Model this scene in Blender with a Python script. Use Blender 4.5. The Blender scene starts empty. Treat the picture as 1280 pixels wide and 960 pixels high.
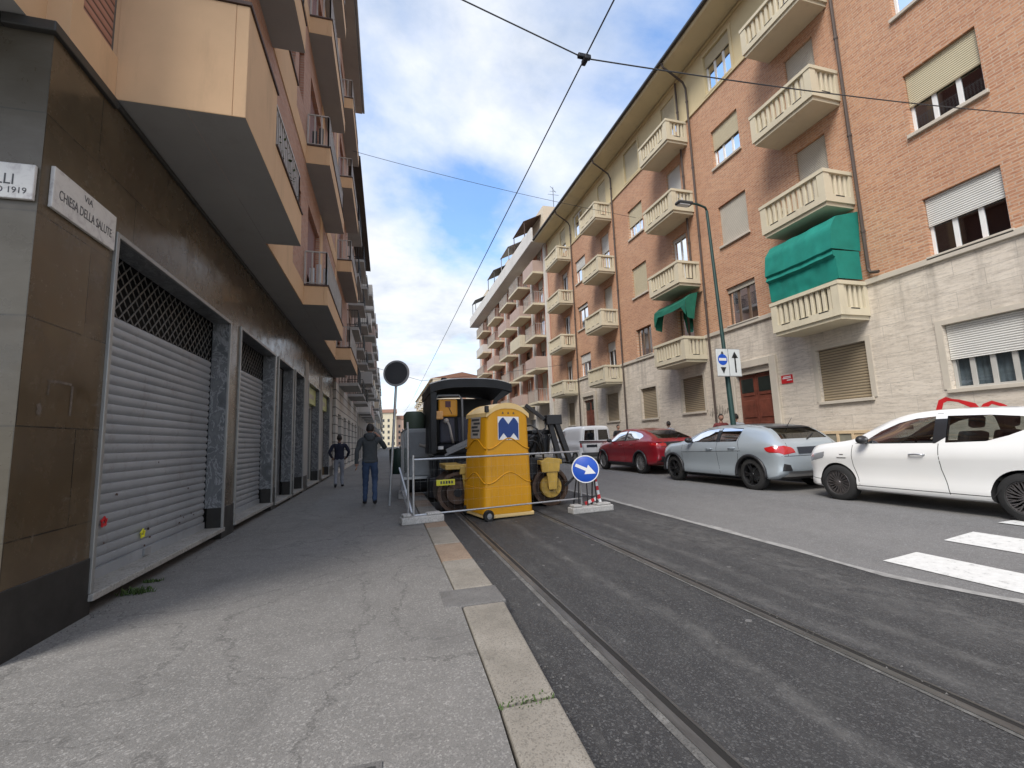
import bpy, bmesh, math, random
from mathutils import Vector, Matrix, Euler, noise as mnoise
from mathutils.bvhtree import BVHTree
random.seed(7)
PI = math.pi
rad = math.radians
C = bpy.context.scene.collection

# ------------------------------------------------------------------ camera, sky, sun, exposure
SC = bpy.context.scene
F_PX, PITCH, YAW, ROLL, CAM_H = 558.0, 0.1245, 0.2765, -0.0368, 1.47
cam = bpy.data.cameras.new('camera')
cam.sensor_fit = 'HORIZONTAL'; cam.sensor_width = 36.0
cam.lens = 36.0 * F_PX / 1280.0
cam.clip_start = 0.05; cam.clip_end = 3000
co = bpy.data.objects.new('camera', cam); C.objects.link(co)
fw = Vector((math.sin(YAW)*math.cos(PITCH), math.cos(YAW)*math.cos(PITCH), math.sin(PITCH)))
r0 = Vector((math.cos(YAW), -math.sin(YAW), 0)); u0 = r0.cross(fw)
rr = math.cos(ROLL)*r0 + math.sin(ROLL)*u0
uu = -math.sin(ROLL)*r0 + math.cos(ROLL)*u0
co.matrix_world = Matrix(((rr.x, uu.x, -fw.x, 0), (rr.y, uu.y, -fw.y, 0), (rr.z, uu.z, -fw.z, CAM_H), (0, 0, 0, 1)))
SC.camera = co

SUN_EL, SUN_AZ = rad(50), rad(228)          # azimuth clockwise from +Y: behind the camera, a little to the left
w = bpy.data.worlds.new('World'); SC.world = w; w.use_nodes = True
nt = w.node_tree; N = nt.nodes; Lk = nt.links
for n in list(N): N.remove(n)
out = N.new('ShaderNodeOutputWorld'); bg = N.new('ShaderNodeBackground'); bg.inputs[1].default_value = 0.1
sky = N.new('ShaderNodeTexSky'); sky.sky_type = 'NISHITA'; sky.sun_disc = False
sky.sun_elevation = SUN_EL; sky.sun_rotation = SUN_AZ; sky.altitude = 200; sky.dust_density = 1.5; sky.ozone_density = 1.2
tc = N.new('ShaderNodeTexCoord'); sep = N.new('ShaderNodeSeparateXYZ'); Lk.new(tc.outputs['Generated'], sep.inputs[0])
def wm(op, a, b=None, c=None, clamp=False):
    n = N.new('ShaderNodeMath'); n.operation = op; n.use_clamp = clamp
    for i, v in enumerate((a, b, c)):
        if v is None: continue
        if isinstance(v, (int, float)): n.inputs[i].default_value = v
        else: Lk.new(v, n.inputs[i])
    return n.outputs[0]
zc = wm('MAXIMUM', sep.outputs[2], 0.0); zz = wm('ADD', zc, 0.18)
comb = N.new('ShaderNodeCombineXYZ')
Lk.new(wm('DIVIDE', sep.outputs[0], zz), comb.inputs[0]); Lk.new(wm('DIVIDE', sep.outputs[1], zz), comb.inputs[1])
comb.inputs[2].default_value = 3.7
def wnoise(scale, detail, rough, dist=0.0, off=(0, 0, 0)):
    mp = N.new('ShaderNodeMapping'); mp.inputs[1].default_value = off; Lk.new(comb.outputs[0], mp.inputs[0])
    n = N.new('ShaderNodeTexNoise'); n.inputs['Scale'].default_value = scale; n.inputs['Detail'].default_value = detail
    n.inputs['Roughness'].default_value = rough; n.inputs['Distortion'].default_value = dist
    Lk.new(mp.outputs[0], n.inputs[0]); return n.outputs[0]
n1 = wnoise(1.35, 9, 0.56, 0.25, (2.1, 0.55, 0)); n2 = wnoise(0.75, 3, 0.5, 0, (4.0, 1.3, 0)); n3 = wnoise(3.2, 7, 0.6, 0, (7, 2, 0))
def ramp(fac, pts):
    n = N.new('ShaderNodeValToRGB'); Lk.new(fac, n.inputs[0]); e = n.color_ramp.elements
    while len(e) < len(pts): e.new(0.5)
    for i, (p, c) in enumerate(pts): e[i].position = p; e[i].color = (*c, 1)
    return n.outputs[0]
cover = wm('ADD', wm('MULTIPLY', n1, 0.72), wm('MULTIPLY', n2, 0.38))
hor = wm('MULTIPLY', wm('SUBTRACT', 1.0, zc), 0.07)
cover = wm('ADD', cover, hor)
mask = ramp(cover, [(0.47, (0.08, 0.08, 0.08)), (0.54, (0.55, 0.55, 0.55)), (0.645, (1, 1, 1))])
ccol = ramp(n3, [(0.25, (2.5, 2.85, 3.4)), (0.47, (3.65, 3.85, 4.2)), (0.70, (4.6, 4.65, 4.7))])
hs = N.new('ShaderNodeHueSaturation'); hs.inputs['Saturation'].default_value = 1.2; hs.inputs['Value'].default_value = 1.45
Lk.new(sky.outputs[0], hs.inputs['Color'])
mx = N.new('ShaderNodeMix'); mx.data_type = 'RGBA'
Lk.new(mask, mx.inputs[0]); Lk.new(hs.outputs[0], mx.inputs[6]); Lk.new(ccol, mx.inputs[7])
Lk.new(mx.outputs[2], bg.inputs[0]); Lk.new(bg.outputs[0], out.inputs[0])

sl = bpy.data.lights.new('sun', 'SUN'); sl.energy = 1.5; sl.angle = rad(26); sl.color = (1.0, 0.95, 0.88)
so = bpy.data.objects.new('sun', sl); C.objects.link(so)
sd = Vector((math.sin(SUN_AZ)*math.cos(SUN_EL), math.cos(SUN_AZ)*math.cos(SUN_EL), math.sin(SUN_EL)))
so.rotation_euler = sd.to_track_quat('Z', 'Y').to_euler(); so.location = (0, -20, 40)
SC.view_settings.view_transform = 'Standard'; SC.view_settings.look = 'None'
SC.view_settings.exposure = 1.32; SC.view_settings.gamma = 1.0; SC.view_settings.use_curve_mapping = False
SC.render.engine = 'CYCLES'
SC.cycles.max_bounces = 7; SC.cycles.transparent_max_bounces = 10

# ------------------------------------------------------------------ mesh helpers
class MB:
    def __init__(s, origin=(0, 0, 0)):
        s.v = []; s.f = []; s.mi = []; s.o = Vector(origin); s.cur = 0
    def add(s, vs, fs):
        b = len(s.v); s.v += [Vector(p) - s.o for p in vs]
        for f in fs: s.f.append([b+i for i in f]); s.mi.append(s.cur)
        return s
    def quad(s, a, b, c, d): return s.add([a, b, c, d], [(0, 1, 2, 3)])
    def box(s, x0, x1, y0, y1, z0, z1):
        vs = [(x, y, z) for z in (z0, z1) for y in (y0, y1) for x in (x0, x1)]
        return s.add(vs, [(0, 2, 3, 1), (4, 5, 7, 6), (0, 1, 5, 4), (2, 6, 7, 3), (0, 4, 6, 2), (1, 3, 7, 5)])
    def obox(s, c, size, rot=(0, 0, 0)):
        m = Euler(rot).to_matrix(); c = Vector(c)
        vs = [c + m @ Vector((x*size[0]/2, y*size[1]/2, z*size[2]/2)) for z in (-1, 1) for y in (-1, 1) for x in (-1, 1)]
        return s.add(vs, [(0, 2, 3, 1), (4, 5, 7, 6), (0, 1, 5, 4), (2, 6, 7, 3), (0, 4, 6, 2), (1, 3, 7, 5)])
    def beam(s, p0, p1, wd, ht, up=(0, 0, 1)):
        p0, p1 = Vector(p0), Vector(p1); d = (p1-p0).normalized(); up = Vector(up)
        if abs(d.dot(up)) > .95: up = Vector((0, 1, 0))
        a = d.cross(up).normalized(); b = a.cross(d)
        vs = [p + a*sx*wd/2 + b*sz*ht/2 for p in (p0, p1) for sx, sz in ((-1, -1), (1, -1), (1, 1), (-1, 1))]
        return s.add(vs, [(0, 1, 2, 3), (4, 7, 6, 5), (0, 4, 5, 1), (1, 5, 6, 2), (2, 6, 7, 3), (3, 7, 4, 0)])
    def tube(s, p0, p1, r0, r1=None, n=8, cap=True):
        return s.path([p0, p1], r0, n, r1, cap)
    def path(s, pts, r, n=6, r1=None, cap=True):
        pts = [Vector(p) for p in pts]; rings = []; k = len(pts)
        prev = None
        for i, p in enumerate(pts):
            d = (pts[min(i+1, k-1)] - pts[max(i-1, 0)]).normalized()
            if prev is None:
                up = Vector((0, 0, 1)) if abs(d.z) < .9 else Vector((1, 0, 0))
                a = d.cross(up).normalized()
            else:
                a = (prev - d*prev.dot(d)).normalized()
            prev = a; b = d.cross(a)
            rad_ = r if r1 is None else r + (r1-r)*i/(k-1)
            if isinstance(r, (list, tuple)): rad_ = r[i]
            rings.append([p + a*math.cos(2*PI*j/n)*rad_ + b*math.sin(2*PI*j/n)*rad_ for j in range(n)])
        vs = [q for rg in rings for q in rg]; fs = []
        for i in range(k-1):
            for j in range(n):
                fs.append((i*n+j, i*n+(j+1) % n, (i+1)*n+(j+1) % n, (i+1)*n+j))
        if cap: fs.append(tuple(range(n-1, -1, -1))); fs.append(tuple(range((k-1)*n, k*n)))
        return s.add(vs, fs)
    def prism(s, poly, axis, a0, a1):
        n = len(poly)
        def P(u, v, a): return {'x': (a, u, v), 'y': (u, a, v), 'z': (u, v, a)}[axis]
        vs = [P(u, v, a0) for u, v in poly] + [P(u, v, a1) for u, v in poly]
        fs = [tuple(range(n-1, -1, -1)), tuple(range(n, 2*n))] + [(i, (i+1) % n, n+(i+1) % n, n+i) for i in range(n)]
        return s.add(vs, fs)
    def lathe(s, prof, c=(0, 0, 0), axis='z', n=24, a0=0, a1=2*PI):
        c = Vector(c); full = abs(a1-a0-2*PI) < 1e-6; m = n if full else n+1; vs = []
        for j in range(m):
            a = a0 + (a1-a0)*j/n
            for r, h in prof:
                x, y = r*math.cos(a), r*math.sin(a)
                vs.append(c + Vector({'z': (x, y, h), 'x': (h, x, y), 'y': (x, h, y)}[axis]))
        k = len(prof); fs = []
        for j in range(n):
            for i in range(k-1):
                a, b = j*k+i, ((j+1) % m)*k+i
                fs.append((a, b, b+1, a+1))
        return s.add(vs, fs)
    def sphere(s, c, r, nu=12, nv=8):
        rx, ry, rz = (r, r, r) if isinstance(r, (int, float)) else r
        c = Vector(c); vs = [c+Vector((0, 0, -rz))]; fs = []
        for i in range(1, nv):
            t = -PI/2+PI*i/nv
            for j in range(nu):
                a = 2*PI*j/nu; vs.append(c+Vector((rx*math.cos(t)*math.cos(a), ry*math.cos(t)*math.sin(a), rz*math.sin(t))))
        vs.append(c+Vector((0, 0, rz))); L = len(vs)-1
        for j in range(nu): fs.append((0, 1+(j+1) % nu, 1+j)); fs.append((L, L-nu+j, L-nu+(j+1) % nu))
        for i in range(nv-2):
            for j in range(nu):
                a = 1+i*nu+j; b = 1+i*nu+(j+1) % nu; fs.append((a, b, b+nu, a+nu))
        return s.add(vs, fs)
    def grid(s, fn, nu, nv):
        vs = [fn(i/nu, j/nv) for j in range(nv+1) for i in range(nu+1)]
        return s.add(vs, [(j*(nu+1)+i, j*(nu+1)+i+1, (j+1)*(nu+1)+i+1, (j+1)*(nu+1)+i) for j in range(nv) for i in range(nu)])
    def mesh(s, name, mats, smooth=False, recalc=True, merge=0):
        me = bpy.data.meshes.new(name)
        me.from_pydata([tuple(p) for p in s.v], [], s.f)
        if not isinstance(mats, (list, tuple)): mats = [mats]
        for m in mats: me.materials.append(m)
        me.polygons.foreach_set('material_index', s.mi)
        if recalc or merge:
            bm = bmesh.new(); bm.from_mesh(me)
            if merge: bmesh.ops.remove_doubles(bm, verts=bm.verts, dist=merge)
            if recalc: bmesh.ops.recalc_face_normals(bm, faces=bm.faces)
            bm.to_mesh(me); bm.free()
        if smooth:
            me.polygons.foreach_set('use_smooth', [True]*len(me.polygons))
            if smooth is not True: me.set_sharp_from_angle(angle=rad(smooth))
        return me
    def build(s, name, mats, parent=None, smooth=False, bevel=0, recalc=True, merge=0, label=None, seg=2):
        ob = bpy.data.objects.new(name, s.mesh(name, mats, smooth, recalc, merge)); C.objects.link(ob)
        if parent: ob.parent = parent
        else: ob.location = s.o
        if bevel:
            md = ob.modifiers.new('bevel', 'BEVEL'); md.width = bevel; md.segments = seg; md.limit_method = 'ANGLE'; md.angle_limit = rad(40)
        if label: ob['label'] = label
        return ob

def boxes(name, mat, parent, lst, bevel=0):
    for b in lst:
        mb = MB(parent.location); mb.box(*b); mb.build(name, mat, parent, bevel=bevel)
def tag(o, label=None, cat=None, group=None, kind=None):
    for k, v in (('label', label), ('category', cat), ('group', group), ('kind', kind)):
        if v: o[k] = v
    return o
def thing(name, label, cat, loc=(0, 0, 0), rz=0, group=None, rot=None):
    o = bpy.data.objects.new(name, None); C.objects.link(o); o.empty_display_size = .2
    o.location = loc; o.rotation_euler = rot if rot else (0, 0, rz)
    return tag(o, label, cat, group)
def copy_tree(o, parent=None):
    c = o.copy(); C.objects.link(c)
    if parent: c.parent = parent
    for ch in list(o.children): copy_tree(ch, c)
    return c

# ------------------------------------------------------------------ material helpers
class Mat:
    def __init__(s, name, col=(.5, .5, .5), rough=.7, metal=0, spec=.5):
        s.m = bpy.data.materials.new(name); s.m.use_nodes = True
        s.n = s.m.node_tree.nodes; s.l = s.m.node_tree.links
        s.b = s.n['Principled BSDF']
        s.set(Base_Color=(*col, 1), Roughness=rough, Metallic=metal); s.b.inputs['Specular IOR Level'].default_value = spec
        s.tc = None
    def set(s, **k):
        for a, v in k.items(): s.b.inputs[a.replace('_', ' ')].default_value = v
    def coord(s, stretch=(1, 1, 1), swap=None, rot=(0, 0, 0)):
        if s.tc is None: s.tc = s.n.new('ShaderNodeTexCoord')
        o = s.tc.outputs['Object']
        if swap:
            sp = s.n.new('ShaderNodeSeparateXYZ'); s.l.new(o, sp.inputs[0]); cb = s.n.new('ShaderNodeCombineXYZ')
            for i, ax in enumerate(swap):
                if ax in 'xyz': s.l.new(sp.outputs['xyz'.index(ax)], cb.inputs[i])
            o = cb.outputs[0]
        mp = s.n.new('ShaderNodeMapping'); mp.inputs[3].default_value = stretch; mp.inputs[2].default_value = rot
        s.l.new(o, mp.inputs[0]); return mp.outputs[0]
    def noise(s, scale, detail=4, rough=.6, stretch=(1, 1, 1), dist=0):
        n = s.n.new('ShaderNodeTexNoise'); n.inputs['Scale'].default_value = scale; n.inputs['Detail'].default_value = detail
        n.inputs['Roughness'].default_value = rough; n.inputs['Distortion'].default_value = dist
        s.l.new(s.coord(stretch), n.inputs[0]); return n.outputs[0]
    def voro(s, scale, stretch=(1, 1, 1), feature='F1', out='Distance'):
        n = s.n.new('ShaderNodeTexVoronoi'); n.feature = feature; n.inputs['Scale'].default_value = scale
        s.l.new(s.coord(stretch), n.inputs[0]); return n.outputs[out]
    def ramp(s, fac, pts):
        n = s.n.new('ShaderNodeValToRGB'); s.l.new(fac, n.inputs[0]); e = n.color_ramp.elements
        while len(e) < len(pts): e.new(.5)
        for i, (p, c) in enumerate(pts):
            e[i].position = p; e[i].color = (c, c, c, 1) if isinstance(c, (int, float)) else (*c, 1)
        return n.outputs[0]
    def mix(s, fac, a, b, mode='MIX'):
        n = s.n.new('ShaderNodeMix'); n.data_type = 'RGBA'; n.blend_type = mode
        for sock, v in ((n.inputs[0], fac), (n.inputs[6], a), (n.inputs[7], b)):
            if isinstance(v, (int, float)): sock.default_value = v
            elif isinstance(v, tuple): sock.default_value = (*v, 1)
            else: s.l.new(v, sock)
        return n.outputs[2]
    def math(s, op, a, b=None):
        n = s.n.new('ShaderNodeMath'); n.operation = op
        for i, v in enumerate((a, b)):
            if v is None: continue
            if isinstance(v, (int, float)): n.inputs[i].default_value = v
            else: s.l.new(v, n.inputs[i])
        return n.outputs[0]
    def brick(s, c1, c2, mortar, bw, bh, ms, swap='yz', smooth=.1, bias=0):
        n = s.n.new('ShaderNodeTexBrick'); s.l.new(s.coord(swap=swap), n.inputs[0])
        for k, v in (('Color1', c1), ('Color2', c2), ('Mortar', mortar)): n.inputs[k].default_value = (*v, 1)
        n.inputs['Scale'].default_value = 1; n.inputs['Mortar Size'].default_value = ms; n.inputs['Mortar Smooth'].default_value = smooth
        n.inputs['Brick Width'].default_value = bw; n.inputs['Row Height'].default_value = bh; n.inputs['Bias'].default_value = bias
        return n.outputs['Color'], n.outputs['Fac']
    def color(s, c): s.l.new(c, s.b.inputs['Base Color']); return s
    def rough(s, c): s.l.new(c, s.b.inputs['Roughness']); return s
    def bump(s, h, strength=.3, dist=.01):
        n = s.n.new('ShaderNodeBump'); n.inputs['Strength'].default_value = strength; n.inputs['Distance'].default_value = dist
        s.l.new(h, n.inputs['Height']); s.l.new(n.outputs[0], s.b.inputs['Normal']); return s
def simple(name, col, rough=.7, metal=0, spec=.5, var=.12, scale=3.0, bump=0, bscale=60):
    m = Mat(name, col, rough, metal, spec)
    if var:
        n = m.noise(scale, 6, .65)
        lo = tuple(c*(1-var) for c in col); hi = tuple(min(1, c*(1+var)) for c in col)
        m.color(m.ramp(n, [(.3, lo), (.7, hi)]))
        m.rough(m.ramp(n, [(.25, min(1, rough+.08)), (.75, max(.02, rough-.06))]))
    if bump: m.bump(m.noise(bscale, 3), bump, .004)
    return m.m
def glass(name, tint=(.75, .8, .8), refl=.12, dens=.6):
    m = bpy.data.materials.new(name); m.use_nodes = True; n = m.node_tree.nodes; l = m.node_tree.links
    for x in list(n): n.remove(x)
    o = n.new('ShaderNodeOutputMaterial'); t = n.new('ShaderNodeBsdfTransparent'); g = n.new('ShaderNodeBsdfGlossy'); x = n.new('ShaderNodeMixShader')
    t.inputs[0].default_value = (*[c*dens for c in tint], 1); g.inputs['Roughness'].default_value = .03; g.inputs[0].default_value = (.95, .97, 1, 1)
    lw = n.new('ShaderNodeFresnel'); lw.inputs[0].default_value = 1.5
    ad = n.new('ShaderNodeMath'); ad.operation = 'ADD'; ad.use_clamp = True; ad.inputs[1].default_value = refl; l.new(lw.outputs[0], ad.inputs[0])
    l.new(ad.outputs[0], x.inputs[0]); l.new(t.outputs[0], x.inputs[1]); l.new(g.outputs[0], x.inputs[2]); l.new(x.outputs[0], o.inputs[0])
    return m
def text_mesh(name, txt, size, mat, parent, loc, rot, extrude=.002, align='CENTER', sx=1.0):
    cu = bpy.data.curves.new(name, 'FONT'); cu.body = txt; cu.size = size; cu.extrude = extrude; cu.align_x = align
    tmp = bpy.data.objects.new(name, cu); C.objects.link(tmp)
    me = bpy.data.meshes.new_from_object(tmp.evaluated_get(bpy.context.evaluated_depsgraph_get()))
    bpy.data.objects.remove(tmp); bpy.data.curves.remove(cu)
    me.materials.clear(); me.materials.append(mat)
    M = Matrix.Translation(loc) @ Euler(rot).to_matrix().to_4x4() @ Matrix.Diagonal((sx, 1, 1, 1))
    me.transform(M)
    ob = bpy.data.objects.new(name, me); C.objects.link(ob); ob.parent = parent
    return ob
# ------------------------------------------------------------------ materials
def asphalt(name, c0, c1, speck, rough=.85, streak=None, sscale=140, spk=.75):
    m = Mat(name, c1, rough)
    big = m.noise(.55, 6, .62, streak or (1, 1, 1))
    mid = m.noise(5.5, 5, .7)
    base = m.ramp(big, [(.3, c0), (.7, c1)])
    base = m.mix(m.ramp(mid, [(.35, .0), (.75, .38)]), base, tuple(c*1.35 for c in c1))
    v = m.voro(sscale, out='Color')
    sp = m.ramp(v, [(.0, .0), (.6, .0), (.97, spk)])
    base = m.mix(sp, base, speck)
    fine = m.noise(sscale*1.3, 2, .6)
    base = m.mix(m.ramp(fine, [(.3, .5), (.48, .0)]), base, tuple(c*.35 for c in c0))
    return m, base, fine
m, b, f = asphalt('pavement_asphalt', (.125, .12, .113), (.175, .168, .158), (.33, .318, .30), sscale=105)
ck = m.voro(.55, feature='DISTANCE_TO_EDGE')
n = m.noise(1.6, 6, .7)
crk = m.ramp(m.math('ADD', ck, m.math('MULTIPLY', m.math('SUBTRACT', n, .5), .35)), [(.0, 0.0), (.068, .0), (.075, .6), (.082, .0)])
b = m.mix(crk, b, (.05, .048, .045))
b = m.mix(m.ramp(m.noise(1.1, 8, .75, dist=.5), [(.50, .0), (.66, .32)]), b, (.075, .072, .068)); b = m.mix(m.ramp(m.noise(2.3, 8, .78, (1, .6, 1)), [(.60, .0), (.74, .4)]), b, (.24, .235, .225))
pt = m.noise(.42, 3, .55); b = m.mix(m.ramp(pt, [(.56, .0), (.63, .4)]), b, (.10, .097, .093))
m.color(b); m.bump(f, .55, .006); PAVE = m.m
m, b, f = asphalt('new_asphalt', (.017, .017, .018), (.034, .034, .036), (.13, .13, .13), .72, (3.0, .55, 1), 105, .85)
dust = m.noise(4.5, 10, .82, (1.6, .45, 1)); b = m.mix(m.ramp(m.noise(.8, 4, .6, (2, .5, 1)), [(.35, .0), (.7, .3)]), b, (.062, .061, .059)); b = m.mix(m.ramp(dust, [(.50, .0), (.70, .5)]), b, (.10, .098, .094))
sp_ = m.n.new('ShaderNodeSeparateXYZ'); m.l.new(m.coord(), sp_.inputs[0])
wob = m.math('MULTIPLY', m.math('SUBTRACT', m.noise(.5, 3), .5), .5); brk = m.ramp(m.noise(6, 10, .85, (1, .6, 1)), [(.42, .0), (.62, .9)])
for bx, bw in ((2.15, .05), (3.55, .05), (4.25, .28), (3.12, .06)):
    d_ = m.math('ABSOLUTE', m.math('SUBTRACT', m.math('ADD', sp_.outputs[0], wob), bx))
    b = m.mix(m.math('MULTIPLY', m.ramp(m.math('DIVIDE', d_, bw*2.2), [(.12, .8), (1.0, .0)]), brk), b, (.125, .122, .117))
b = m.mix(m.ramp(m.voro(26, out='Color'), [(.0, .0), (.955, .0), (.965, .75)]), b, (.17, .168, .165)); b = m.mix(m.ramp(m.voro(60, out='Color'), [(.0, .0), (.93, .0), (.94, .7)]), b, (.15, .148, .145))
m.color(b); m.bump(f, .7, .008); m.rough(m.ramp(dust, [(.3, .62), (.7, .9)])); TRAM = m.m
m, b, f = asphalt('old_asphalt', (.115, .113, .111), (.165, .162, .158), (.26, .26, .26), .85, (2.0, .3, 1), 90)
m.color(b); m.bump(f, .4, .005); ROAD = m.m
GROUND = simple('ground_far', (.10, .10, .095), .9)
def stone_mat(name, c0, c1, c2, sc=2.2, sp=130):
    m = Mat(name, c1, .8)
    c = m.ramp(m.noise(sc, 7, .65), [(.25, c0), (.5, c1), (.75, c2)])
    c = m.mix(m.ramp(m.voro(sp, out='Color'), [(.1, .55), (.45, .0)]), c, tuple(x*.45 for x in c0))
    m.color(c); m.bump(m.noise(sp, 3), .5, .006); return m.m
KERB1 = stone_mat('granite_tan', (.165, .15, .125), (.24, .218, .185), (.32, .295, .255))
KERB2 = stone_mat('granite_pink', (.19, .135, .095), (.26, .19, .135), (.33, .255, .19))
KERB3 = stone_mat('granite_grey', (.09, .085, .08), (.135, .13, .125), (.2, .195, .185))
m = Mat('rail_steel', (.2, .195, .19), .42, .8)
m.color(m.ramp(m.noise(9, 5, .7, (1, .15, 1)), [(.3, (.09, .088, .085)), (.65, (.24, .24, .235))])); RAIL = m.m
RAILGROOVE = simple('rail_groove', (.012, .011, .010), .8)
MORTAR = stone_mat('rail_mortar', (.06, .058, .056), (.115, .112, .106), (.20, .195, .185), 7)
DUST = simple('dusty_edge', (.27, .265, .255), .9, var=.3, scale=6)
m = Mat('road_paint', (.62, .62, .60), .75); wr = m.noise(14, 6, .75)
m.color(m.ramp(wr, [(.30, (.22, .22, .22)), (.42, (.58, .58, .56)), (.8, (.72, .72, .70))])); PAINT = m.m

# right house
m = Mat('red_brick', (.4, .18, .1), .85)
c, fac = m.brick((.56, .29, .155), (.36, .155, .08), (.50, .38, .28), .255, .072, .013)
c = m.mix(m.ramp(m.noise(7, 5, .7, (1, 1, 3.2)), [(.40, .0), (.66, .6)]), c, (.66, .41, .26))
c = m.mix(m.ramp(m.noise(9.5, 4, .6, (1, 1.1, 3.4)), [(.55, .0), (.68, .55)]), c, (.30, .12, .07))
c = m.mix(m.ramp(m.noise(.45, 5, .6), [(.35, .0), (.75, .35)]), c, (.30, .12, .07))
m.color(c); m.bump(m.math('SUBTRACT', 1.0, fac), .55, .012); BRICK = m.m
m = Mat('travertine', (.5, .45, .38), .6)
c, fac = m.brick((.71, .635, .53), (.61, .54, .445), (.36, .32, .265), 1.05, .36, .005)
v = m.noise(3.2, 8, .72, (1, .55, 4.2), .4)
c = m.mix(m.ramp(v, [(.38, .75), (.54, .0)]), c, (.42, .365, .295))
c = m.mix(m.ramp(m.noise(14, 8, .8, (1, .6, 2.2)), [(.44, .0), (.62, .5)]), c, (.74, .69, .62))
c = m.mix(m.ramp(m.noise(9, 6, .75, (1, .5, 3.5)), [(.34, .7), (.44, .0)]), c, (.22, .19, .155))
c = m.mix(m.ramp(m.noise(.5, 4, .6), [(.45, .0), (.8, .4)]), c, (.46, .40, .335))
sp_ = m.n.new('ShaderNodeSeparateXYZ'); m.l.new(m.coord(), sp_.inputs[0])
hz = m.ramp(m.math('DIVIDE', sp_.outputs[2], 5.2), [(.55, .0), (1.0, 1.0)]); dr_ = m.ramp(m.noise(1.0, 7, .7, (1, 1.6, .22)), [(.48, .0), (.68, .8)])
c = m.mix(m.math('MULTIPLY', hz, dr_), c, (.21, .185, .155))
lo_ = m.ramp(m.math('DIVIDE', sp_.outputs[2], 2.4), [(.2, 1.0), (1.0, .0)]); c = m.mix(m.math('MULTIPLY', lo_, m.ramp(m.noise(2.2, 6, .7), [(.45, .0), (.7, .55)])), c, (.34, .29, .24))
m.color(c); m.bump(fac, -.3, .006); TRAV = m.m
def plaster(name, col, var=.12, dirt=(.2, .18, .15), amt=.3):
    m = Mat(name, col, .9)
    c = m.ramp(m.noise(.9, 6, .65), [(.3, tuple(x*(1-var) for x in col)), (.7, tuple(min(1, x*(1+var)) for x in col))])
    c = m.mix(m.ramp(m.noise(1.3, 7, .7, (1.5, 1.5, .25)), [(.55, .0), (.8, amt)]), c, dirt)
    m.color(c); m.bump(m.noise(90, 3), .15, .004); return m.m
YELLOW = plaster('yellow_plaster', (.60, .50, .30), .06)
PEACH = plaster('peach_plaster', (.62, .41, .24), .07, (.27, .18, .115), .45)
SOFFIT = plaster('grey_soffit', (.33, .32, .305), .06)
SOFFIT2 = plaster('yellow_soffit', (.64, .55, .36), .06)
CREAM = plaster('cream_concrete', (.60, .54, .40), .07, (.25, .21, .15), .4)
TRIM = plaster('stone_trim', (.52, .47, .39), .08)
PINKW = plaster('pinkish_plaster', (.45, .34, .29), .08)
WHITEW = plaster('white_plaster', (.60, .58, .54), .06)
GREYW = plaster('grey_plaster', (.38, .37, .35), .08)
SANDW = plaster('sand_plaster', (.58, .50, .38), .08)
HAZEDOR = plaster('hazed_orange_plaster', (.66, .45, .34), .06); HAZEDY = plaster('hazed_yellow_plaster', (.66, .58, .42), .06)  # far-end wall colours, washed paler to stand in for distance haze
ROSEW = plaster('rose_plaster', (.55, .33, .26), .08); ROSEB = plaster('rose_brick_plaster', (.50, .25, .17), .14)
m = Mat('striped_stone', (.55, .53, .5), .8)
c, fac = m.brick((.56, .545, .51), (.50, .485, .455), (.17, .165, .16), 6, .42, .03); m.color(c); STRIPED = m.m
m = Mat('pink_brick', (.4, .2, .13), .85)
c, fac = m.brick((.46, .25, .17), (.37, .18, .12), (.40, .30, .24), .24, .067, .010); m.color(c); m.bump(m.math('SUBTRACT', 1., fac), .4, .01); PBRICK = m.m
DARKGUT = simple('dark_gutter', (.035, .033, .03), .5)
ROOFT = simple('roof_tiles', (.22, .11, .07), .9, var=.3, scale=5)
BROWNEAVE = simple('brown_eave', (.05, .038, .03), .8)
WFRAME = simple('white_frame', (.74, .74, .72), .45, var=.04)
BFRAME = simple('brown_frame', (.13, .085, .055), .55, var=.1)
GFRAME = simple('grey_frame', (.42, .41, .38), .5, var=.06)
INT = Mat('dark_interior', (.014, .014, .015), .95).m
GLASS = glass('window_glass', (.8, .86, .88), .09, .8)
CURT = simple('white_curtain', (.55, .56, .57), .9, var=.12, scale=6)
CURTG = simple('grey_curtain', (.26, .29, .31), .9, var=.2, scale=6)
def slat(name, col, pitch=.05, dark=.45, gaps=False):
    m = Mat(name, col, .6)
    w_ = m.n.new('ShaderNodeTexWave'); w_.wave_type = 'BANDS'; w_.bands_direction = 'Z'; w_.wave_profile = 'SIN'
    w_.inputs['Scale'].default_value = .314/pitch; w_.inputs['Distortion'].default_value = 0
    m.l.new(m.coord(), w_.inputs[0])
    c = m.ramp(w_.outputs['Fac'], [(.0, tuple(x*dark for x in col)), (.28, col), (1, tuple(min(1, x*1.06) for x in col))])
    c = m.mix(m.ramp(m.noise(2.5, 5), [(.4, 0.), (.8, .25)]), c, tuple(x*.55 for x in col))
    m.color(c); m.bump(w_.outputs['Fac'], .6, .012); return m.m
BLINDY = slat('cream_blind', (.56, .49, .33)); BLINDW = slat('white_blind', (.62, .61, .57)); BLINDG = slat('beige_blind', (.52, .48, .40))
BLINDB = slat('brown_slats', (.31, .25, .165), .075, .22); BLINDR = slat('pink_slats', (.40, .20, .145), .085, .12)
REDWOOD = slat('redbrown_shutter', (.20, .065, .035), .06, .4)
DOORW = simple('door_wood', (.15, .045, .028), .42, var=.35, scale=4)
GREENC = simple('green_canvas', (.004, .20, .155), .8, var=.16, scale=2.0, bump=.2, bscale=300)
GREENC2 = simple('dark_green_canvas', (.006, .12, .075), .8, var=.2)
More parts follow.
